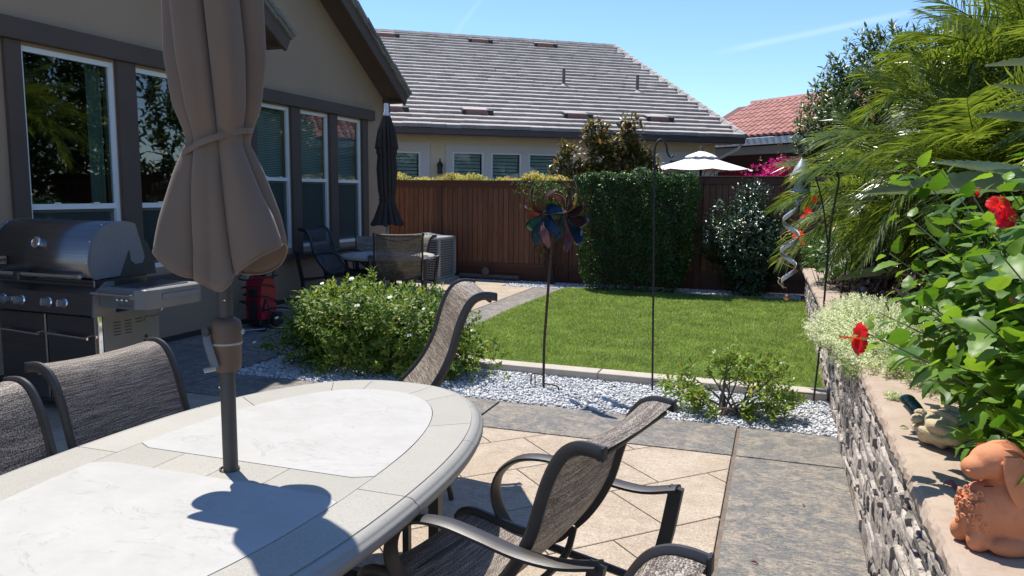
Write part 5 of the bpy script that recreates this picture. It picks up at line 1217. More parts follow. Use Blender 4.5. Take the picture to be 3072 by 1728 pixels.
gb, tips, dirs = bush('gardenia_bush', 'large yellow-green gardenia bush with white blooms in the gravel bed beyond the table', 'bush', (-3.40,6.15,.33), (.98,.62,.46), 1900, 9, .10, .060, L_gard, zmin=-.85, inner=.45, lump=.15, stems=70, sr=.006, extra=(ex, exd))
ex2 = np.array([(-2.70,5.95,.20)])+RNG.normal(size=(180,3))*np.array([.24,.14,.11]); foliage('lower_foliage', [shoots(ex2, unit(RNG.normal(size=(180,3))+np.array([.3,-.4,.8])), 8, .09, .045)], GT, L_gard, gb, kind='stuff')
for p in [(-3.53,5.9,.83),(-3.80,5.85,.78),(-4.36,5.95,.42),(-4.62,5.95,.17),(-3.35,5.68,.63),(-2.86,5.85,.56),(-2.78,5.8,.62),(-2.83,5.62,.42),(-2.43,6.02,.42),(-2.40,5.9,.22),(-3.75,5.75,.53),(-2.55,5.85,.12),(-3.1,5.8,.70)]:
    flower(gb, p, random.uniform(.019,.028), L_wht)
# small gardenia in the near gravel, sparse with bare branches
sb = thing('small_gardenia', 'small sparse shrub with bare twisted branches in the white gravel', 'bush', (-.27,5.72,0))
st_ = [(-.72,5.78,.20),(-.66,5.7,.12),(-.60,5.75,.27),(-.55,5.62,.10),(-.45,5.8,.30),(-.5,5.7,.18),(-.36,5.78,.36),(-.3,5.7,.45),(-.22,5.8,.43),(-.1,5.75,.42),(-.03,5.7,.40),(.04,5.78,.32),(.02,5.65,.24),(.10,5.7,.14),(.0,5.6,.10),(-.12,5.6,.06),(-.06,5.55,.18),(.14,5.68,.18),(-.2,5.85,.35),(-.14,5.68,.30),(-.40,5.6,.05),(-.28,5.82,.28),(-.58,5.82,.16),(.07,5.85,.36),(-.48,5.58,.16),(.08,5.6,.09)]
T = np.array([s_ for s_ in st_ for _ in range(9)])+RNG.normal(size=(len(st_)*9,3))*np.array([.045,.05,.03]); T = T[T[:,2] > .03]
foliage('foliage', [shoots(T, unit(RNG.normal(size=T.shape)*.5+np.array([0,-.1,.8])), 10, .07, .052, (.6,1.2))], GT, L_small, sb, kind='stuff')
branches((-.27,5.72,0), st_, .010, 6, .35, 7, m=M_bark, parent=sb)
# camellia / jasmine at the fence on the right
cb, _, _ = bush('camellia_bush', 'dark glossy-leaved bush against the tall fence right of the hedge', 'bush', (-.42,12.70,.82), (.72,.48,.88), 2600, 7, .13, .062, L_cam, zmin=-.95, inner=.5, lump=.34, stems=20, extra=(np.array([(-.95,12.3,1.28),(-1.0,12.3,.98),(-.98,12.3,.95),(-.4,12.5,1.72),(-.2,12.5,1.70),(.05,12.5,1.45),(-.6,12.5,1.62),(-.85,12.4,1.45)]).repeat(9,0)+RNG.normal(size=(72,3))*.06, np.tile([-.2,-.3,1.], (72,1))))
for i in range(12): 
    q = (random.uniform(-.9,.2), 12.22, random.uniform(.7,1.55)); flower(cb, q, .014, L_wht, 5, name='small_flower')
# dark-red leaved small tree behind the fence
mg = thing('bronze_leaved_tree', 'small tree with upright shoots of bronze and green glossy leaves behind the fence', 'tree', (-3.1,14.3,0))
sh_ = []
for x, z0, z1, w in ((-3.85,1.7,2.55,.16),(-3.62,1.7,2.15,.2),(-3.28,1.7,2.95,.22),(-3.12,1.7,2.6,.28),(-2.95,1.7,2.45,.28),(-2.68,1.7,3.05,.20),(-2.55,1.8,2.55,.24),(-2.35,1.7,2.35,.2),(-2.20,1.7,2.05,.2),(-3.95,1.6,2.0,.15),(-2.8,1.7,2.2,.4),(-3.3,1.7,2.1,.4)):
    m_ = int((z1-z0)*78); tt = RNG.random(m_)**.8; sh_.append(np.stack([x+RNG.normal(size=m_)*w*(1-tt*.55)*1.0, 14.3+RNG.normal(size=m_)*w*(1-tt*.75)*.6, z0+(z1-z0)*tt], 1))
T = np.concatenate(sh_); foliage('foliage', [shoots(T, unit(RNG.normal(size=T.shape)*.45+np.array([0,0,1.])), 6, .14, .14, (.5,1.0))], tpl_leaf(.42,.15,.2), L_bronze, mg, kind='stuff')
branches((-3.1,14.3,0), [tuple(s_[np.argmax(s_[:,2])]) for s_ in sh_], .02, 6, .3, 7, m=M_barkd, parent=mg)
# low photinia hedge just over the fence
ph = thing('photinia_hedge', 'low hedge of orange-tipped yellow-green leaves showing just over the fence top', 'hedge', (-5,13.9,0))
n = 2300; x = RNG.uniform(-8,-3.6,n); T = np.stack([x, 13.75+.5*RNG.random(n), 1.72+.17*RNG.random(n)+.05*np.sin(x*4)+.04*np.sin(x*11)], 1)
foliage('foliage', [shoots(T, unit(RNG.normal(size=T.shape)*.35+np.array([0,0,1.])), 7, .08, .062, (.5,1.1))], GT, L_photo, ph, kind='stuff')
MB().box(-8,-3.5,13.8,14.3,0,1.62,.1).obj('inner_twigs', M_barkd, ph)
# climbing shrub on the fence behind the pinwheel
vn = thing('climbing_shrub', 'thin climbing shrub trained up the cedar fence behind the pinwheel', 'climber', (-3.7,12.9,0))
n = 620; z = .1+1.72*RNG.random(n)**.42; T = np.stack([-3.86+RNG.normal(size=n)*(.07+.26*np.clip(z-1.05,0,1)), 12.95+RNG.random(n)*.22, z], 1)
foliage('foliage', [shoots(T, unit(RNG.normal(size=T.shape)+np.array([0,-.3,.6])), 6, .07, .036)], GT, L_vine, vn, kind='stuff')
branches((-3.72,12.95,0), [tuple(T[i]) for i in RNG.choice(n, 45, False)], .006, 5, .2, 7, parent=vn)
# bougainvillea
bg_ = thing('bougainvillea', 'magenta bougainvillea blooming above the fence by the palm fronds', 'bush', (0,15.2,0))
T = np.concatenate([np.array((.03,15.2,2.05))+RNG.normal(size=(340,3))*np.array([.17,.2,.10]), np.array((-.62,15.4,1.93))+RNG.normal(size=(120,3))*np.array([.22,.2,.08])])
foliage('flower_clusters', [shoots(T, unit(RNG.normal(size=T.shape)+np.array([0,-.4,.6])), 6, .05, .05, (.8,1.3))], GT2, L_mag, bg_, kind='stuff')
T2 = np.array((.3,15.3,1.95))+RNG.normal(size=(160,3))*np.array([.35,.25,.22]); foliage('foliage', [shoots(T2, unit(RNG.normal(size=T2.shape)+np.array([0,0,.6])), 6, .07, .05)], GT, L_bronze, bg_, kind='stuff'); branches((.1,15.2,0), [tuple(T[i]) for i in range(0,len(T),30)], .012, 5, .3, 6, parent=bg_)
# big broadleaf tree behind the palms
bt_, _, _ = bush('broadleaf_tree', 'dense broadleaf tree rising behind the palms at the upper right', 'tree', (2.6,20.3,3.2), (2.2,1.6,2.35), 2300, 9, .26, .19, L_tree, tpl=tpl_leaf(.32,.15,.1), base=(2.6,20.3,0), zmin=-.7, inner=.6, lump=.12, stems=22, sr=.04, bark=M_bark)
MB().tube([(2.6,20.3,0),(2.5,20.2,1.5),(2.6,20.3,2.8)], .14, 10, taper=.6).obj('trunk', M_bark, bt_, True)
# evergreen screen at the right boundary (seen between fronds and mirrored in the windows)
for k, (x, y, h, w) in enumerate(((3.6,3.2,2.9,1.2),(3.9,5.6,3.3,1.2),(3.7,8.2,2.8,1.1),(4.0,11.0,3.2,1.3),(4.1,12.6,3.4,1.2))):
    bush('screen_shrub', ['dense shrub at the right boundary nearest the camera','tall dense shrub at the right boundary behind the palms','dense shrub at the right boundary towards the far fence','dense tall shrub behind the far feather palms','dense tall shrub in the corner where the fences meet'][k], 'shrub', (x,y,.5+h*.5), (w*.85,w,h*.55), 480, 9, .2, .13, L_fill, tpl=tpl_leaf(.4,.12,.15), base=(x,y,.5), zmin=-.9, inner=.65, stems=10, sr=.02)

for x, y, h, w, lb in ((4.7,14.8,6.2,1.5,'tall dense tree beyond the back right corner, mirrored in the left windows'),(6.4,18.5,6.8,2.0,'tall tree farther beyond the back right corner, mirrored in the windows'),(8.2,14.5,6.5,2.0,'broad tree outside the right boundary, mirrored in the windows')):
    q_, _, _ = bush('screen_tree', lb, 'tree', (x,y,h*.55), (w,w,h*.5), 620, 9, .35, .26, L_tree, tpl=tpl_leaf(.4,.12,.15), base=(x,y,.0), zmin=-.9, inner=.6, stems=10, sr=.04)
    MB().tube([(x,y,0),(x+.1,y,2),(x,y,h*.6)], .13, 8, taper=.5).obj('trunk', M_bark, q_, True)

# ================================================================ RAISED BED PLANTS
# feather palms
def frond_mesh(L, droop, nl, ll, seed, w=.014):
    rg_ = np.random.default_rng(seed); V = []; F = []; n = 14; ra = []
    for i in range(n+1):
        t = i/n; ra.append(Vector((L*t*(1-.25*droop*t), 0, -droop*L*.55*t*t)))
    mb = MB().tube(ra, .009, 4, taper=.2)
    for i in range(nl):
        t = .14+.86*(i/nl); k = t*n; a = int(min(k, n-1)); p = ra[a].lerp(ra[min(a+1,n)], k-a); tg = (ra[min(a+1,n)]-ra[a]).normalized()
        for s in (1, -1):
            l = ll*(math.sin(PI*min(1, t*.8+.18))**.6)*(.85+.3*rg_.random()); sw = .35+.75*t
            lift = rg_.normal()*.16+.22; dv = (Vector((0,s,0))*(1-.35*t)+tg*sw*.8+Vector((0,0,lift))).normalized(); up_ = Vector((0,0,1)); wv = dv.cross(up_).normalized()*w*(.8+.4*rg_.random())
            dr = .25+.75*rg_.random()**1.5
            q = [p, p+dv*l*.35, p+dv*l*.72+Vector((0,0,-l*.10*dr*2)), p+dv*l*.97+Vector((0,0,-l*.28*dr*2))]
            mb.add([q[0]-wv*.3, q[0]+wv*.3, q[1]+wv*.55, q[1]-wv*.55, q[2]+wv*.45, q[2]-wv*.45, q[3]], [(0,1,2,3),(3,2,4,5),(5,4,6)])
    return mb.mesh('frond')
FR = [frond_mesh(1.15, .6, 60, .38, 1, .0105), frond_mesh(1.25, .9, 64, .40, 2, .0105), frond_mesh(1.05, 1.2, 56, .38, 3, .0105), frond_mesh(1.2, .35, 60, .38, 4, .0105), frond_mesh(1.2, .75, 58, .40, 5, .0115)]
for m_ in FR: m_.materials.append(L_palm)
def palm(x, y, zb, zc, n, label, seed, sc=1.0, low=-.3, az=None):
    rg_ = random.Random(seed); t = thing('feather_palm', label, 'palm', (x,y,zb), 0, 'feather palms in the raised bed')
    tr = MB(); prof = []
    k = 0; z = 0
    while z < zc-zb: prof += [(.062+.008*(k%2), z)]; z += .03; k += 1
    tr.lathe(prof, 12).obj('trunk', M_bark, t, world=False)
    for i in range(n):
        a = i*2.4+rg_.uniform(-.3,.3); e = 1.25-(1.25-low)*(i/n)**.8+rg_.uniform(-.12,.12)
        o = bpy.data.objects.new('frond', FR[rg_.choice([0,3] if e > .9 else ([1,0,2,4] if e > .2 else [1,2,4]))]); COL.objects.link(o); o.parent = t
        s_ = sc*rg_.uniform(.85,1.12); o.matrix_local = Matrix.Translation((0,0,zc-zb-.02)) @ Matrix.Rotation(a,4,'Z') @ Matrix.Rotation(-e,4,'Y') @ Matrix.Rotation(rg_.uniform(-.5,.5),4,'X') @ Matrix.Diagonal((s_,s_,s_,1))
    return t
palm(1.26,5.85,.6,1.80,54,'feather palm whose fronds hang over the wall behind the lantern',3,.93,-.2)
palm(1.75,6.6,.6,2.35,54,'tallest feather palm reaching the top edge of the photo',5,1.12)
palm(1.45,7.8,.55,1.95,40,'feather palm farther back next to the broadleaf tree',8,1.05)
palm(2.05,4.9,.6,2.0,50,'feather palm at the right edge behind the bird-of-paradise leaves',13,1.0)
palm(1.0,6.9,.55,1.55,34,'low feather palm behind the black trellis poles',17,.9,-.2)
palm(3.0,10.3,.5,2.9,36,'taller feather palm far back at the right, behind the other palms',21,1.5)
palm(3.7,12.0,.5,3.2,34,'tallest far feather palm close to the side fence',23,1.6)
# bird of paradise: each big leaf its own part
def paddle(L, w, bend, fold, ribs=1):
    mb = MB(); n = 16; 
    def fn(u, v):
        x = v*L; ww = w*(math.sin(PI*min(1,(v*.93+.05)))**.75)*(1-.35*v)*1.25; y = (u-.5)*ww; f_ = abs(u-.5)*2
        return (x, y, fold*ww*(f_**1.3)-bend*v*v*L+.0060*math.sin(v*95-abs(u-.5)*16)*(f_))
    return mb.grid(fn, 9, 44).mesh('leaf', True)
bp_ = thing('bird_of_paradise', 'bird-of-paradise plant with long grey-green paddle leaves above the hibiscus', 'plant', (1.55,3.5,.62))
def aim(par, me, m, p, q, roll=0, nm='leaf', stalk=None, L=1.0):
    p, q = Vector(p), Vector(q); x = (q-p); l = x.length; x.normalize(); z = Vector((0,0,1)); y = z.cross(x).normalized(); z = x.cross(y)
    M = Matrix(((x.x,y.x,z.x,p.x),(x.y,y.y,z.y,p.y),(x.z,y.z,z.z,p.z),(0,0,0,1))) @ Matrix.Rotation(roll,4,'X') @ Matrix.Scale(l/L, 4)
    o = bpy.data.objects.new(nm, me); COL.objects.link(o)
    if not me.materials: me.materials.append(m)
    o.parent = par; o.matrix_local = Matrix.Translation(-Vector(par.location)) @ M; return o
PD = [paddle(1,.115,.02,.35), paddle(1,.15,.05,.4), paddle(1,.13,.10,.45)]
for k, (b, t_, r_) in enumerate([((1.12,3.42,1.66),(.372,4.0,1.622),.9),((1.10,3.55,1.62),(.62,3.75,1.77),-.5),((1.25,3.3,2.02),(.80,3.7,2.19),.35),((1.30,3.5,1.88),(.84,3.8,2.08),.6),((1.25,3.3,2.30),(.88,3.6,2.52),-.4),((1.3,3.6,1.82),(.82,3.9,1.99),.8),((1.35,3.4,1.95),(.90,3.7,1.98),.2),((1.30,3.7,1.35),(.75,3.9,1.52),.3),((1.2,3.2,1.40),(.85,2.9,1.55),-.4),((1.5,3.2,2.2),(1.2,2.8,2.5),.3)]):
    aim(bp_, PD[k%3], L_bop, b, t_, r_)
    st = MB().tube(bez((1.55,3.5,.64),(1.5,3.5,1.1),(b[0]+.2,b[1],b[2]-.25),b,8), .012, 6, taper=.5).obj('leaf_stalk', M_stem, bp_, True)
aim(bp_, PD[1], L_bop, (.95,6.4,1.02), (.50,7.0,.92), .5)
# hibiscus
def hib_leaf(seed):
    rg_ = random.Random(seed); L = 1; n = 9; V = [(0,0,0)]; top = []; F = []
    mb = MB(); rows_ = []
    for i in range(n):
        t = (i+.6)/n; w = .31*math.sin(PI*min(1, t**.60*.98+.01))**.9; w *= (1+.16*(i%2)); z = -.26*t*t+rg_.uniform(-.012,.012); rows_.append([(t-.02,w,z+w*.22),(t,w*.5,z+w*.10),(t,0,z),(t,-w*.5,z+w*.10),(t-.02,-w,z+w*.22)])
    V = [(0,0,0)]+[p for r_ in rows_ for p in r_]+[(1.05,0,-.2)]
    F = [(0,2+k,1+k) for k in range(4)]
    for i in range(n-1):
        for k in range(4): a = 1+i*5+k; F.append((a, a+1, a+6, a+5))
    a = 1+(n-1)*5; F += [(a+k, a+k+1, len(V)-1) for k in range(4)]
    return mb.add(V, F)
hlb = [hib_leaf(i) for i in range(5)]; hlm = []
for b_ in hlb: me = b_.mesh('leaf', True); me.materials.append(L_hib); hlm.append(me)
hb_ = thing('hibiscus', 'hibiscus bush with bright green toothed leaves and red flowers leaning over the wall', 'bush', (1.15,2.7,.60))
hstem = []
def hib_branch(p0, p1, n, leaf=.102):
    c_ = bez(p0, Vector(p0).lerp(Vector(p1), .4)+Vector((0,0,.14)), Vector(p0).lerp(Vector(p1), .75)+Vector((0,0,.06)), p1, 9); hstem.append(c_); out = []
    for i in range(n):
        t = .30+.70*i/(n-1); k = t*8; a = int(min(k, 7)); p = c_[a].lerp(c_[a+1], k-a); tg = (c_[a+1]-c_[a]).normalized(); th = i*2.4+random.random()
        s1 = tg.cross(Vector((.1,.2,1))).normalized(); s2 = tg.cross(s1); rad = s1*math.cos(th)+s2*math.sin(th)
        dv = (rad*1.0+tg*.55+Vector((-.15,-.15,.02))).normalized(); out.append((p+dv*.02, dv, (Vector((0,0,1))+tg*.35+Vector((random.gauss(0,.3),random.gauss(0,.3),0))).normalized(), leaf*random.uniform(.65,1.25)*(1.0 if t < .93 else .6)))
    return out
LV = []
tipsH = [(.285,2.62,1.16),(.44,3.55,1.68),(.50,3.45,1.74),(.56,3.3,1.70),(.47,3.3,1.52),(.62,3.0,1.62),(.66,2.85,1.66),(.72,2.75,1.72),(.52,2.9,1.42),(.42,3.0,1.28),(.36,3.05,1.18),(.45,2.75,1.22),(.55,2.6,1.35),(.62,2.5,1.45),(.70,2.5,1.56),(.40,3.3,1.38),(.50,2.55,1.10),(.58,2.35,1.22),(.66,2.3,1.34),(.50,2.75,1.0),(.60,2.45,1.0),(.66,2.2,1.12),(.56,2.35,.93),(.68,2.2,.98),(.60,2.6,.86),(.70,2.3,.88),(.66,2.05,1.05),(.72,2.1,1.25),(.76,2.2,1.42),(.64,2.75,1.50),(.56,3.15,1.55),(.80,2.4,1.60),(.62,2.2,.92),(.52,3.2,1.10),(.60,3.1,.98),(.46,3.15,1.02),(.70,2.6,1.10),(.74,2.4,1.20),(.72,2.8,1.30),(.8,2.5,1.4),(.85,2.3,1.1),(.8,2.2,.95),(.62,2.06,.96),(.70,1.98,1.18)]
for tp in tipsH:
    LV += hib_branch((1.15+random.uniform(-.12,.12), 2.75+random.uniform(-.3,.3), .62), tuple(c+random.gauss(0,.012) for c in tp), 17)
for _ in range(46):
    tp = (random.uniform(.50,.78), random.uniform(2.15,3.4), random.uniform(.86,1.5)); LV += hib_branch((1.1+random.uniform(-.15,.15), tp[1]+random.uniform(-.2,.3), .62), tp, 14, .10)
for _ in range(120):
    tp = (random.uniform(.60,1.3), random.uniform(2.0,3.6), random.uniform(.80,1.60)); LV += hib_branch((1.2+random.uniform(-.15,.15), 2.8+random.uniform(-.3,.3), .62), tp, 9, .09)
camv = Vector((0,0,1.6)); LV.sort(key=lambda l: (l[0]-camv).length/l[3]); hm = MB()
for i, (p, dv, nr, s_) in enumerate(LV):
    x = dv; y = nr.cross(x).normalized(); z = x.cross(y); M = Matrix(((x.x,y.x,z.x,p.x),(x.y,y.y,z.y,p.y),(x.z,y.z,z.z,p.z),(0,0,0,1))) @ Matrix.Scale(s_, 4)
    if i < 300:
        o = bpy.data.objects.new('leaf', hlm[i%5]); COL.objects.link(o); o.parent = hb_; o.matrix_local = Matrix.Translation(-Vector(hb_.location)) @ M
    else:
        b_ = hlb[i%5]; hm.add([M @ Vector(v) for v in b_.v], b_.f)
hm.obj('inner_leaves', L_hib, hb_, True, kind='stuff')
sm_ = MB()
for c_ in hstem: sm_.tube(c_, .005, 5, taper=.4)
sm_.obj('branches', M_stem, hb_, True)
def hib_flower(p, nrm, r_, closed=False):
    nv = Vector(nrm).normalized(); a = nv.cross(Vector((.3,.2,1))).normalized(); b = nv.cross(a); F_ = None
    for i in range(5):
        th = 2*PI*i/5+random.uniform(-.1,.1); dd = a*math.cos(th)+b*math.sin(th); w = a*-math.sin(th)+b*math.cos(th); op = .35 if closed else 1
        def fn(u, v, dd=dd, w=w): 
            ww = (u-.5)*2*r_*.62*math.sin(PI*min(1, v*.80+.04))*op; z = .30*v*r_-.35*r_*max(0,v-.55)**1.2*2+.05*r_*math.sin(u*14+v*3)*v
            return Vector(p)+dd*(r_*v*op)+w*ww+nv*(z+(r_*v*.9 if closed else 0))
        o = MB().grid(fn, 7, 7).obj('petal' if F_ else 'flower', L_red, F_ or hb_, True)
        F_ = F_ or o
        if F_ is not o: o.location = (0,0,0)
    st = MB().tube([Vector(p), Vector(p)+nv*r_*1.3], .0028, 6); st.obj('stamen', L_coral, F_, True)
    mbs = MB()
    for i in range(22): q = Vector(p)+nv*r_*random.uniform(.7,1.35); mbs.ball(q+Vector((random.gauss(0,.005),random.gauss(0,.005),random.gauss(0,.005))), .0022, 5, 4)
    mbs.obj('stamen_tips', L_yel, F_)
hib_flower((.265,2.60,1.155), (-1,-.35,.10), .052); hib_flower((.655,2.80,1.575), (.05,-.8,.55), .036); hib_flower((.675,2.78,1.535), (.3,-.9,.0), .034)
for p, nr in (((.50,3.15,1.03),(-.8,-.3,-.1)),((.455,3.55,1.655),(-.7,-.5,.2)),((.60,2.8,1.60),(-.3,-.3,.8)),((.62,2.45,1.32),(.7,-.2,-.4)),((.69,2.35,1.42),(.2,-.3,.8)),((.75,2.6,1.40),(0,-.3,-.6))): hib_flower(p, nr, .019, True)
# white-bracted ground cover spilling over the wall
eu, _, _ = bush('white_bract_plant', 'mound of tiny white-green bracts spilling over the stone wall', 'plant', (.60,5.0,.79), (.42,.95,.22), 3000, 8, .05, .0165, L_euph, tpl=TT, base=(.62,5.0,.6), zmin=-.5, inner=.55, lump=.14, stems=60, sr=.002, bark=M_stem)
T, Dd = ell_tips(2300, (.62,5.0,.75), (.42,.95,.21), .3, -.6, .14); foliage('green_foliage', [shoots(T, Dd, 8, .05, .017)], TT, L_euphg, eu, kind='stuff')
T, Dd = ell_tips(1500, (.78,4.1,.83), (.30,.55,.22), .4, -.4, .14); foliage('green_foliage', [shoots(T, Dd, 9, .05, .017)], TT, L_euphg, eu, kind='stuff'); foliage('bracts', [shoots(T+np.array([0,0,.03]), Dd, 5, .03, .013)], TT, L_euph, eu, kind='stuff')
T, Dd = ell_tips(70, (.505,3.55,.755), (.04,.05,.022), .4, -.2, .1); tf = thing('white_bract_tuft', 'small tuft of white-green bracts on the wall cap beside the teal neck', 'plant', (.505,3.55,.742)); foliage('foliage', [shoots(T, Dd, 8, .02, .012)], TT, L_euph, tf, kind='stuff')
# purple-leaved plants, coral flowers, dark filler
pp, _, _ = bush('purple_leaved_plant', 'dark purple leafy plant in the bed under the palm fronds', 'plant', (1.0,7.0,.85), (.42,.9,.38), 260, 7, .14, .12, L_purp, tpl=tpl_leaf(.36,.2,.4), base=(1.0,7.0,.55), zmin=-.3, inner=.4, stems=26, sr=.005)
pl2, _, _ = bush('purple_leaved_plant', 'second dark purple plant nearer the camera behind the white bracts', 'plant', (1.05,5.5,.90), (.35,.7,.35), 170, 7, .12, .10, L_purp, tpl=tpl_leaf(.36,.2,.4), base=(1.05,5.5,.6), zmin=-.3, inner=.4, stems=20, sr=.005)
cf, _, _ = bush('coral_flower_plant', 'leafy plant with coral-red blooms at the far end of the raised bed', 'plant', (.62,9.6,.92), (.36,1.2,.42), 420, 7, .1, .075, L_vine, base=(.62,9.6,.5), zmin=-.5, inner=.4, stems=20)
for p in [(.26,8.2,1.50),(.28,8.1,1.44),(.25,8.3,1.38),(.33,8.1,1.56),(.22,8.2,1.22),(.20,8.1,1.17),(.24,8.15,1.13),(.5,8.3,1.3),(.18,8.3,1.20),(.27,8.2,1.47)]:
    flower(cf, p, .045, L_coral, 6, (-.3,-.8,.3))
for k, (x, y, w, h, lb) in enumerate([(1.35,4.3,.5,.42,'dark leafy filler shrub behind the hibiscus'),(1.5,6.4,.6,.5,'dark leafy shrub under the tallest palm'),(1.35,8.6,.6,.5,'dark leafy shrub far back in the raised bed'),(1.6,3.0,.45,.8,'dark leafy shrub at the right edge behind the hibiscus'),(1.2,11.0,.6,.55,'leafy shrub in the far corner by the fence')]):
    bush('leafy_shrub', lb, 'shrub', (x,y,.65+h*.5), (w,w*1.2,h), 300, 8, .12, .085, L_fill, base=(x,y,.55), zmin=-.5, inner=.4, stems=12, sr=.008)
# yellow-green palm frond hanging in from the right, close to the camera
yf = thing('hanging_frond', 'yellow-green palm frond tips hanging in at the right edge', 'palm frond', (.98,2.1,1.75)); fm = MB()
for i in range(13):
    a = Vector((.98,2.15,1.62))+Vector((0,random.uniform(-.05,.05),random.uniform(-.04,.04))); e = Vector((.70+.02*i+random.uniform(-.01,.01), 1.95, 1.24+random.uniform(-.03,.05)+(.16 if i%3 == 0 else 0))); m2 = a.lerp(e,.5)+Vector((-.02,0,.04)); wv = Vector((.2,.3,.9)).cross(e-a).normalized()*.0035
    fm.add([a-wv*.5,a+wv*.5,m2+wv,m2-wv,e], [(0,1,2,3),(3,2,4)])
fm.obj('leaflets', L_yel, yf, kind='stuff')

# ================================================================ GARDEN ORNAMENTS
# pinwheel
pn = thing('garden_pinwheel', 'metal pinwheel with two rows of multicoloured petals on a rusty stake', 'garden spinner', (-1.764,5.947,0))
MB().tube([(0,0,0),(.0,0,.36),(.035,0,.95),(.075,0,1.40)], .011, 8).obj('stake', M_rust, pn, True, world=False)
MB().tube([(-.02,.03,.10),(-.10,.05,.10),(-.125,.06,.08),(-.13,.06,-.02)], .006, 6).tube([(0,0,.035),(.12,-.03,.035),(.14,-.035,.02),(.142,-.035,-.05)], .006, 6).tube([(-.09,.045,.10),(-.09,.06,.02),(-.09,.06,-.02)], .005, 6).obj('ground_prongs', M_rust, pn, True, world=False)
ax = Vector((.66,.75,.02)).normalized()   # spin axis
hubc = Vector((.085,.0,1.43))
lm([(.010,-.16),(.010,.15)], 10, Matrix.Translation(hubc) @ ax.to_track_quat('Z','Y').to_matrix().to_4x4()).obj('axle', M_iron, pn, True, world=False)
cols = [(.010,.04,.09),(.015,.12,.07),(.24,.14,.03),(.20,.10,.13),(.34,.07,.04),(.07,.03,.027),(.015,.07,.10),(.12,.04,.027)]
s1 = ax.cross(Vector((0,0,1))).normalized(); s2 = ax.cross(s1)
for row, (o_, L0, tw_, sgn) in enumerate(((-.115,.225,.5,1),(.095,.255,.5,-1))):
    cen = hubc+ax*o_; lm([(.0,-.02),(.032,-.018),(.030,.01),(.015,.022),(.0,.03)], 14, Matrix.Translation(cen) @ (-ax).to_track_quat('Z','Y').to_matrix().to_4x4()).obj('hub', M_rust, pn, True, world=False)
    for i in range(9):
        th = 2*PI*i/9+.2+row*.35; rad = s1*math.cos(th)+s2*math.sin(th); tan = (s1*-math.sin(th)+s2*math.cos(th))*sgn
        def fn(u, v, rad=rad, tan=tan, cen=cen, L0=L0):
            w = (u-.5)*.098*math.sin(PI*min(1, v*.88+.05))**.8; cv = .42*L0*v*v
            return cen+rad*(.03+L0*v)+tan*(w*.95+cv)+ax*(w*.45*(1 if row else -1)+.05*math.sin(PI*v)*(1 if row else -1))
        pt = MB().grid(fn, 5, 12).obj('petal', coloured('petal_paint_%d' % ((i*3+row*5)%8), cols[(i*3+row*5)%8]), pn, True, world=False); pt.modifiers.new('t','SOLIDIFY').thickness = .0015
        rimp = [fn(0, v/11) for v in range(12)]+[fn(1, v/11) for v in range(11,-1,-1)]; MB().tube(rimp+[rimp[0]], .0028, 5, cap=False).obj('petal_rim', M_rust, pt, world=False).location = (0,0,0)
for i in range(6):
    th = 2*PI*i/6; MB().tube(smoothpath([hubc+ax*.09, hubc+ax*.16+(s1*math.cos(th)+s2*math.sin(th))*.10, hubc+ax*.12+(s1*math.cos(th+.5)+s2*math.sin(th+.5))*.22],4), .0022, 4).obj('wire_curl', M_rust, pn, world=False)
# shepherd hooks
def hook(name, label, x, y, H, lean, r_=.0085, out=.10, dirn=1):
    t = thing(name, label, 'garden hook', (x,y,0)); cx = Vector((math.cos(R(19)), math.sin(R(19)), 0))*dirn
    P = [Vector((0,0,-.02)), Vector((lean*.5,0,H*.5)), Vector((lean,0,H-.10))]; c = P[-1]
    for k in range(9): a = PI*k/8; P.append(c+cx*(out*.5*(1-math.cos(a)))+Vector((0,0,.005+.095*math.sin(a))))
    P += [P[-1]+Vector((0,0,-.03))+cx*.012, P[-1]+Vector((0,0,-.045))+cx*.03, P[-1]+Vector((0,0,-.03))+cx*.05]
    MB().tube(P, r_, 8).obj('rod', M_iron, t, True, world=False); MB().tube([(-.0,0,.07),(.11,.03,.07),(.11,.03,-.03)], .005, 6).obj('foot_prong', M_iron, t, world=False)
    return t
hook('shepherd_hook', 'empty black shepherd hook standing in the gravel in front of the hedge', -.905, 6.20, 2.03, -.045)
h2 = thing('shepherd_hook', 'leaning black shepherd hook carrying the tin lantern and spiral by the wall', 'garden hook', (.334,6.30,0))
MB().tube(smoothpath([(0,0,-.03),(.03,0,.6),(.045,0,1.3),(.075,0,1.62),(.085,0,1.72),(.05,-.02,1.80),(-.03,-.04,1.86),(-.10,-.05,1.85),(-.15,-.06,1.79),(-.19,-.075,1.74),(-.22,-.08,1.71),(-.27,-.08,1.72),(-.28,-.085,1.79)],4), .008, 8).obj('rod', M_iron, h2, True, world=False)
MB().tube(smoothpath([(.04,0,1.2),(-.02,0,1.55),(-.13,0,1.9),(-.15,0,2.05),(-.12,0,2.11),(-.07,0,2.08)],4), .006, 8).obj('upper_crook', M_iron, h2, True, world=False)
MB().tube([(-.0,0,.06),(-.11,-.0,.06),(-.12,-.0,.02)], .005, 6).obj('foot_prong', M_iron, h2, world=False)
lt = thing('tin_lantern', 'blue-grey tin bird-face lantern with round orange nose hanging from the hook', 'lantern', (.15,6.22,1.62))
MB().lathe([(.072,.0),(.074,.005),(.068,.01),(.066,.10),(.072,.105)], 8).obj('body', M_verd, lt, world=False)
MB().lathe([(.088,.100),(.080,.125),(.045,.19),(.018,.235),(.0,.26)], 16).obj('roof', M_silv, lt, True, world=False)
MB().ball((-.055,-.060,.095), .028, 14, 10).obj('nose', mat('orange_glaze', (.62,.30,.12), (.75,.50,.30), 20, .2), lt, True, world=False)
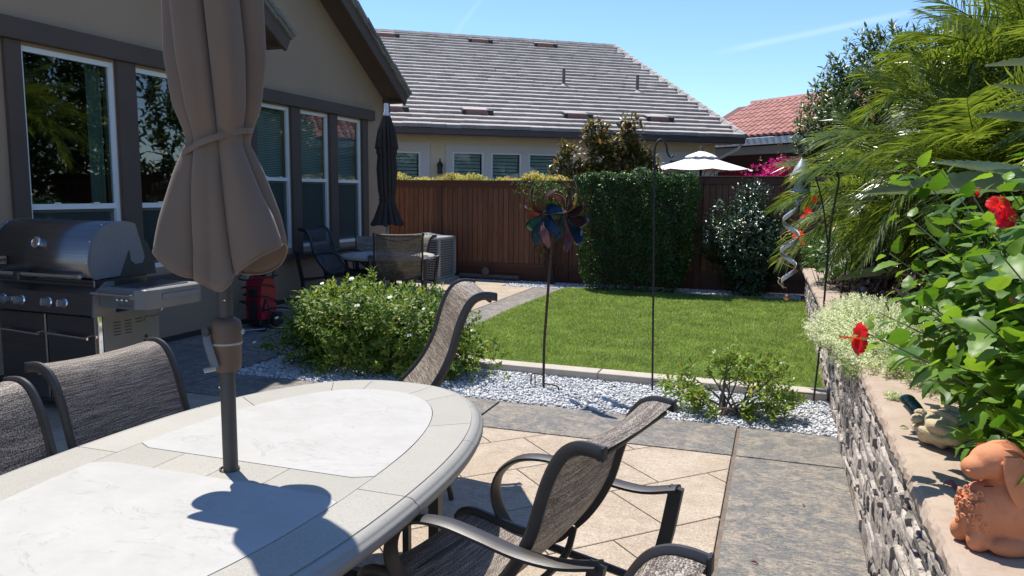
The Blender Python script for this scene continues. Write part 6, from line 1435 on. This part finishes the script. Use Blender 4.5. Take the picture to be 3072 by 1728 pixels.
for k in range(4): th = k*PI/2+.5; MB().box(-.02,.02,-.001,.001,.03,.08,0,Matrix.Rotation(th,4,'Z') @ Matrix.Translation((0,-.0685,0))).obj('pane', M_black, lt, world=False)
MB().tube([(0,0,.25),(-.03,-.01,.17+.02),(0,0,.18)], .003, 5).obj('hanging_ring', M_iron, lt, world=False)
# hanging spiral
sp = thing('spiral_wind_spinner', 'hanging silver-green ribbon spiral wind spinner with copper ball', 'wind spinner', (.095,6.22,.80))
def helix(r0, turns, z0, z1, w, m, nm, ph=0, tap=True):
    n = 120; V = []; F = []
    for i in range(n+1):
        t = i/n; th = ph+2*PI*turns*t; r_ = r0*(.65+.35*math.sin(PI*t)); z = z0+(z1-z0)*t
        V += [(r_*math.cos(th), r_*math.sin(th), z-w/2), (r_*1.02*math.cos(th), r_*1.02*math.sin(th), z+w/2)]
    F = [(2*i, 2*i+2, 2*i+3, 2*i+1) for i in range(n)]; o = MB().add(V, F).obj(nm, m, sp, True, world=False); o.modifiers.new('t','SOLIDIFY').thickness = .0015; return o
helix(.066, 2.8, .10, .76, .042, M_silv, 'ribbon', 2.2)
n = 90; pts = [((.068)*math.cos(4.6-2*PI*3*i/n), (.068)*math.sin(4.6-2*PI*3*i/n), .10+.52*i/n) for i in range(n+1)]; MB().tube(pts, .0032, 5).obj('vine_wire', M_copper, sp, True, world=False)
tl = MB()
for i in range(4, n, 6):
    p = Vector(pts[i]); a = random.random()*6; d_ = Vector((math.cos(a),math.sin(a),.4))*.026; s_ = Vector((-math.sin(a),math.cos(a),0))*.008; tl.add([p,p+d_*.5+s_,p+d_,p+d_*.5-s_],[(0,1,2,3)])
tl.obj('tin_leaves', M_silv, sp, world=False)
MB().ball((0,0,.02), .024, 16, 10).obj('ball', M_copper, sp, True, world=False); MB().tube([(0,0,.04),(0,0,.12)], .002, 5).tube([(0,0,.72),(.01,0,.86)], .0015, 5).obj('string', M_iron, sp, world=False)
# trellis poles in the bed
tr = thing('trellis_tripod', 'thin black tripod trellis poles standing in the raised bed under the palm', 'trellis', (.62,7.0,.58))
for e in ((-.10,0,-.02),(.10,.05,-.02),(.0,.25,-.02)): MB().tube([(-.01,.05,.84),e], .007, 6).obj('pole', M_iron, tr, world=False)
# irrigation valve pipe at the fence
vp = thing('drain_pipe', 'brown pipe with round valve lying in the gravel at the fence foot', 'pipe', (-5.0,13.13,.06))
MB().tube([(-.55,0,0),(.62,-.02,0)], .045, 12).obj('pipe', M_pipe, vp, True, world=False); MB().lathe([(.06,-.02),(.075,-.015),(.075,.015),(.06,.02),(.03,.022)], 16, (-.02,-.05,.10), axis='Y').obj('valve_cap', M_pipe, vp, True, world=False)
# turtle ornament: glazed neck and head, shell folded like cloth
tt_ = thing('turtle_ornament', 'turtle ornament with glossy teal head and sandy knotted shell on the wall cap', 'ornament', (.585,2.93,.742))
MB().tube(smoothpath([(-.035,.09,.035),(-.055,.125,.055),(-.075,.15,.085),(-.095,.16,.105)],4), .026, 14).ball((-.045,.10,.045), .037, 14, 10).ball((-.098,.162,.112), .0225, 14, 10, (1.25,1,.9)).obj('head', M_tealg, tt_, True, world=False)
def shell(u, v):
    th = u*2*PI; ph_ = v*PI; r_ = 1+.10*math.sin(3*th+4*ph_)*math.sin(ph_)+.07*math.sin(5*th-3*ph_)+.05*math.cos(8*ph_+2*th)*math.sin(ph_)
    return (.092*r_*math.sin(ph_)*math.cos(th), .10*r_*math.sin(ph_)*math.sin(th), .060-.060*r_*math.cos(ph_))
MB().grid(shell, 48, 28, True).obj('shell', M_sandc, tt_, True, world=False)
kn = MB()
for i in range(7):
    a = 1.2+i*.32; kn.ball((.083*math.cos(a)-.005, .088*math.sin(a), .088+.008*math.sin(i*2)), .017, 8, 6, (1.3,1,.8))
kn.tube(smoothpath([(-.09,.02,.05),(-.07,-.05,.06),(-.02,-.085,.045),(.04,-.08,.07),(.08,-.03,.08)],5), .013, 8).tube(smoothpath([(-.07,.06,.09),(-.04,.0,.115),(.01,-.05,.11),(.05,-.06,.08)],5), .012, 8).tube(smoothpath([(-.03,.08,.11),(.02,.03,.125),(.06,-.01,.11)],5), .012, 8).obj('shell_folds', M_sandc, tt_, True, world=False)
# terracotta lop-eared rabbit / lamb
lb = thing('terracotta_lamb', 'orange terracotta lamb with long drooping ear and curly chest on the wall cap', 'ornament', (.535,2.10,.742), R(19))
def blob(c, r, n=28, m=18):
    return MB().grid(lambda u, v: (c[0]+r[0]*math.sin(v*PI)*math.cos(u*2*PI), c[1]+r[1]*math.sin(v*PI)*math.sin(u*2*PI), c[2]-r[2]*math.cos(v*PI)), n, m, True)
body = MB()
for c, r_ in (((.085,.0,.10),(.14,.078,.10)), ((-.030,-.002,.088),(.052,.052,.078)), ((.0,-.004,.218),(.066,.047,.047)), ((-.050,-.008,.204),(.038,.032,.030)), ((.035,.0,.16),(.050,.044,.07)), ((-.045,-.03,.03),(.03,.022,.032)), ((-.05,.03,.03),(.03,.022,.032)), ((.02,-.055,.022),(.055,.025,.024))):
    b = blob(c, r_); body.add(b.v, b.f)
bo = body.obj('body', M_terra, lb, True, world=False); rmo = bo.modifiers.new('r','REMESH'); rmo.mode = 'VOXEL'; rmo.voxel_size = .004; rmo.use_smooth_shade = True
smo = bo.modifiers.new('s','SMOOTH'); smo.iterations = 9
for yy in (-.052, .050):
    sg = 1 if yy > 0 else -1
    def ear(u, v):
        a = u*2*PI; w = .030*math.sin(PI*(.16+.80*v))**.8+.004; return (.004+.030*v+w*math.cos(a), yy+sg*(.014*math.sin(v*2.4)+.006*math.sin(a)), .246-.128*v-.006*math.cos(a)*0)
    MB().grid(ear, 22, 18, True).obj('ear', M_terra, lb, True, world=False)
cu = MB()
for i in range(34):
    a = random.uniform(2.7,4.4); z = random.uniform(.055,.155); rx = .053*math.sqrt(max(.1,1-((z-.105)/.11)**2)); c_ = Vector((-.030+rx*math.cos(a), -.002+rx*.95*math.sin(a), z)); tn = Vector((-math.sin(a), math.cos(a), 0)); w_ = Vector((math.cos(a), math.sin(a), 0)); k0 = random.random()*6
    cu.tube([c_-w_*.002+tn*(.0070*math.cos(k0+t*.8)*(1-t/11))+Vector((0,0,.0085*math.sin(k0+t*.8)*(1-t/11)))+w_*(.001+.0035*t/8) for t in range(9)], .0036, 6)
for i in range(15):
    y0 = -.035+i*.0048; cu.tube(smoothpath([(-.01,y0*.8,.262-abs(y0)*.3),(.015+.002*math.sin(i),y0,.268-abs(y0)*.35),(.045,y0*1.1,.255-abs(y0)*.4),(.066,y0*1.1,.222-abs(y0)*.3),(.072,y0,.190)],3), .0036, 5)
cu.obj('curls', M_terra, lb, True, world=False, kind='stuff')
MB().ball((-.012,-.047,.226), .0078, 12, 8).obj('eye', M_terra, lb, True, world=False); MB().ball((-.080,-.022,.200), .0055, 10, 8, (1,1.5,.8)).obj('nose', M_terra, lb, True, world=False)
MB().box(-.052,-.030,-.0445,-.040,.1685,.1705).obj('mouth', M_black, lb, world=False)
# litter on the cap and paving
def litter(nm, lab, cat, p, s_, m, rz=0, curl=.5, n=1):
    def fn(u, v): 
        w = (u-.5)*.45*math.sin(PI*min(1,v*.94+.03)); return (v-.5, w*(1-.4*curl), abs(w)*curl+.10*math.sin(v*5)*curl+.03)
    b = MB().grid(fn, 5, 10); b.v = [(x*s_, y*s_, z*s_) for x, y, z in b.v]
    o = tag(link(nm, b.mesh(nm, True), m), lab, cat); o.location = p; o.rotation_euler = (0,0,rz); return o
litter('fallen_bloom', 'shrivelled purple fallen hibiscus bloom on the sandstone cap', 'fallen flower', (.525,2.48,.744), .062, M_deadleaf, -.9, 1.3)
litter('fallen_leaf', 'small curled green leaf on the cap left of the turtle', 'leaf', (.485,3.10,.744), .035, L_hib, .2, .8)
for k, (x, y, lab) in enumerate(((-.02,3.35,'small dark dry leaf on the grey paving strip'),(.20,4.1,'tiny dark debris near the wall on the grey paving'),(.02,8.6,'curled brown leaf lying on the lawn by the wall'))): litter('dry_leaf', lab, 'leaf', (x,y,.004 if y < 6 else .045), .035, M_deadleaf if k < 2 else M_barkd, k*1.3, 1.0)
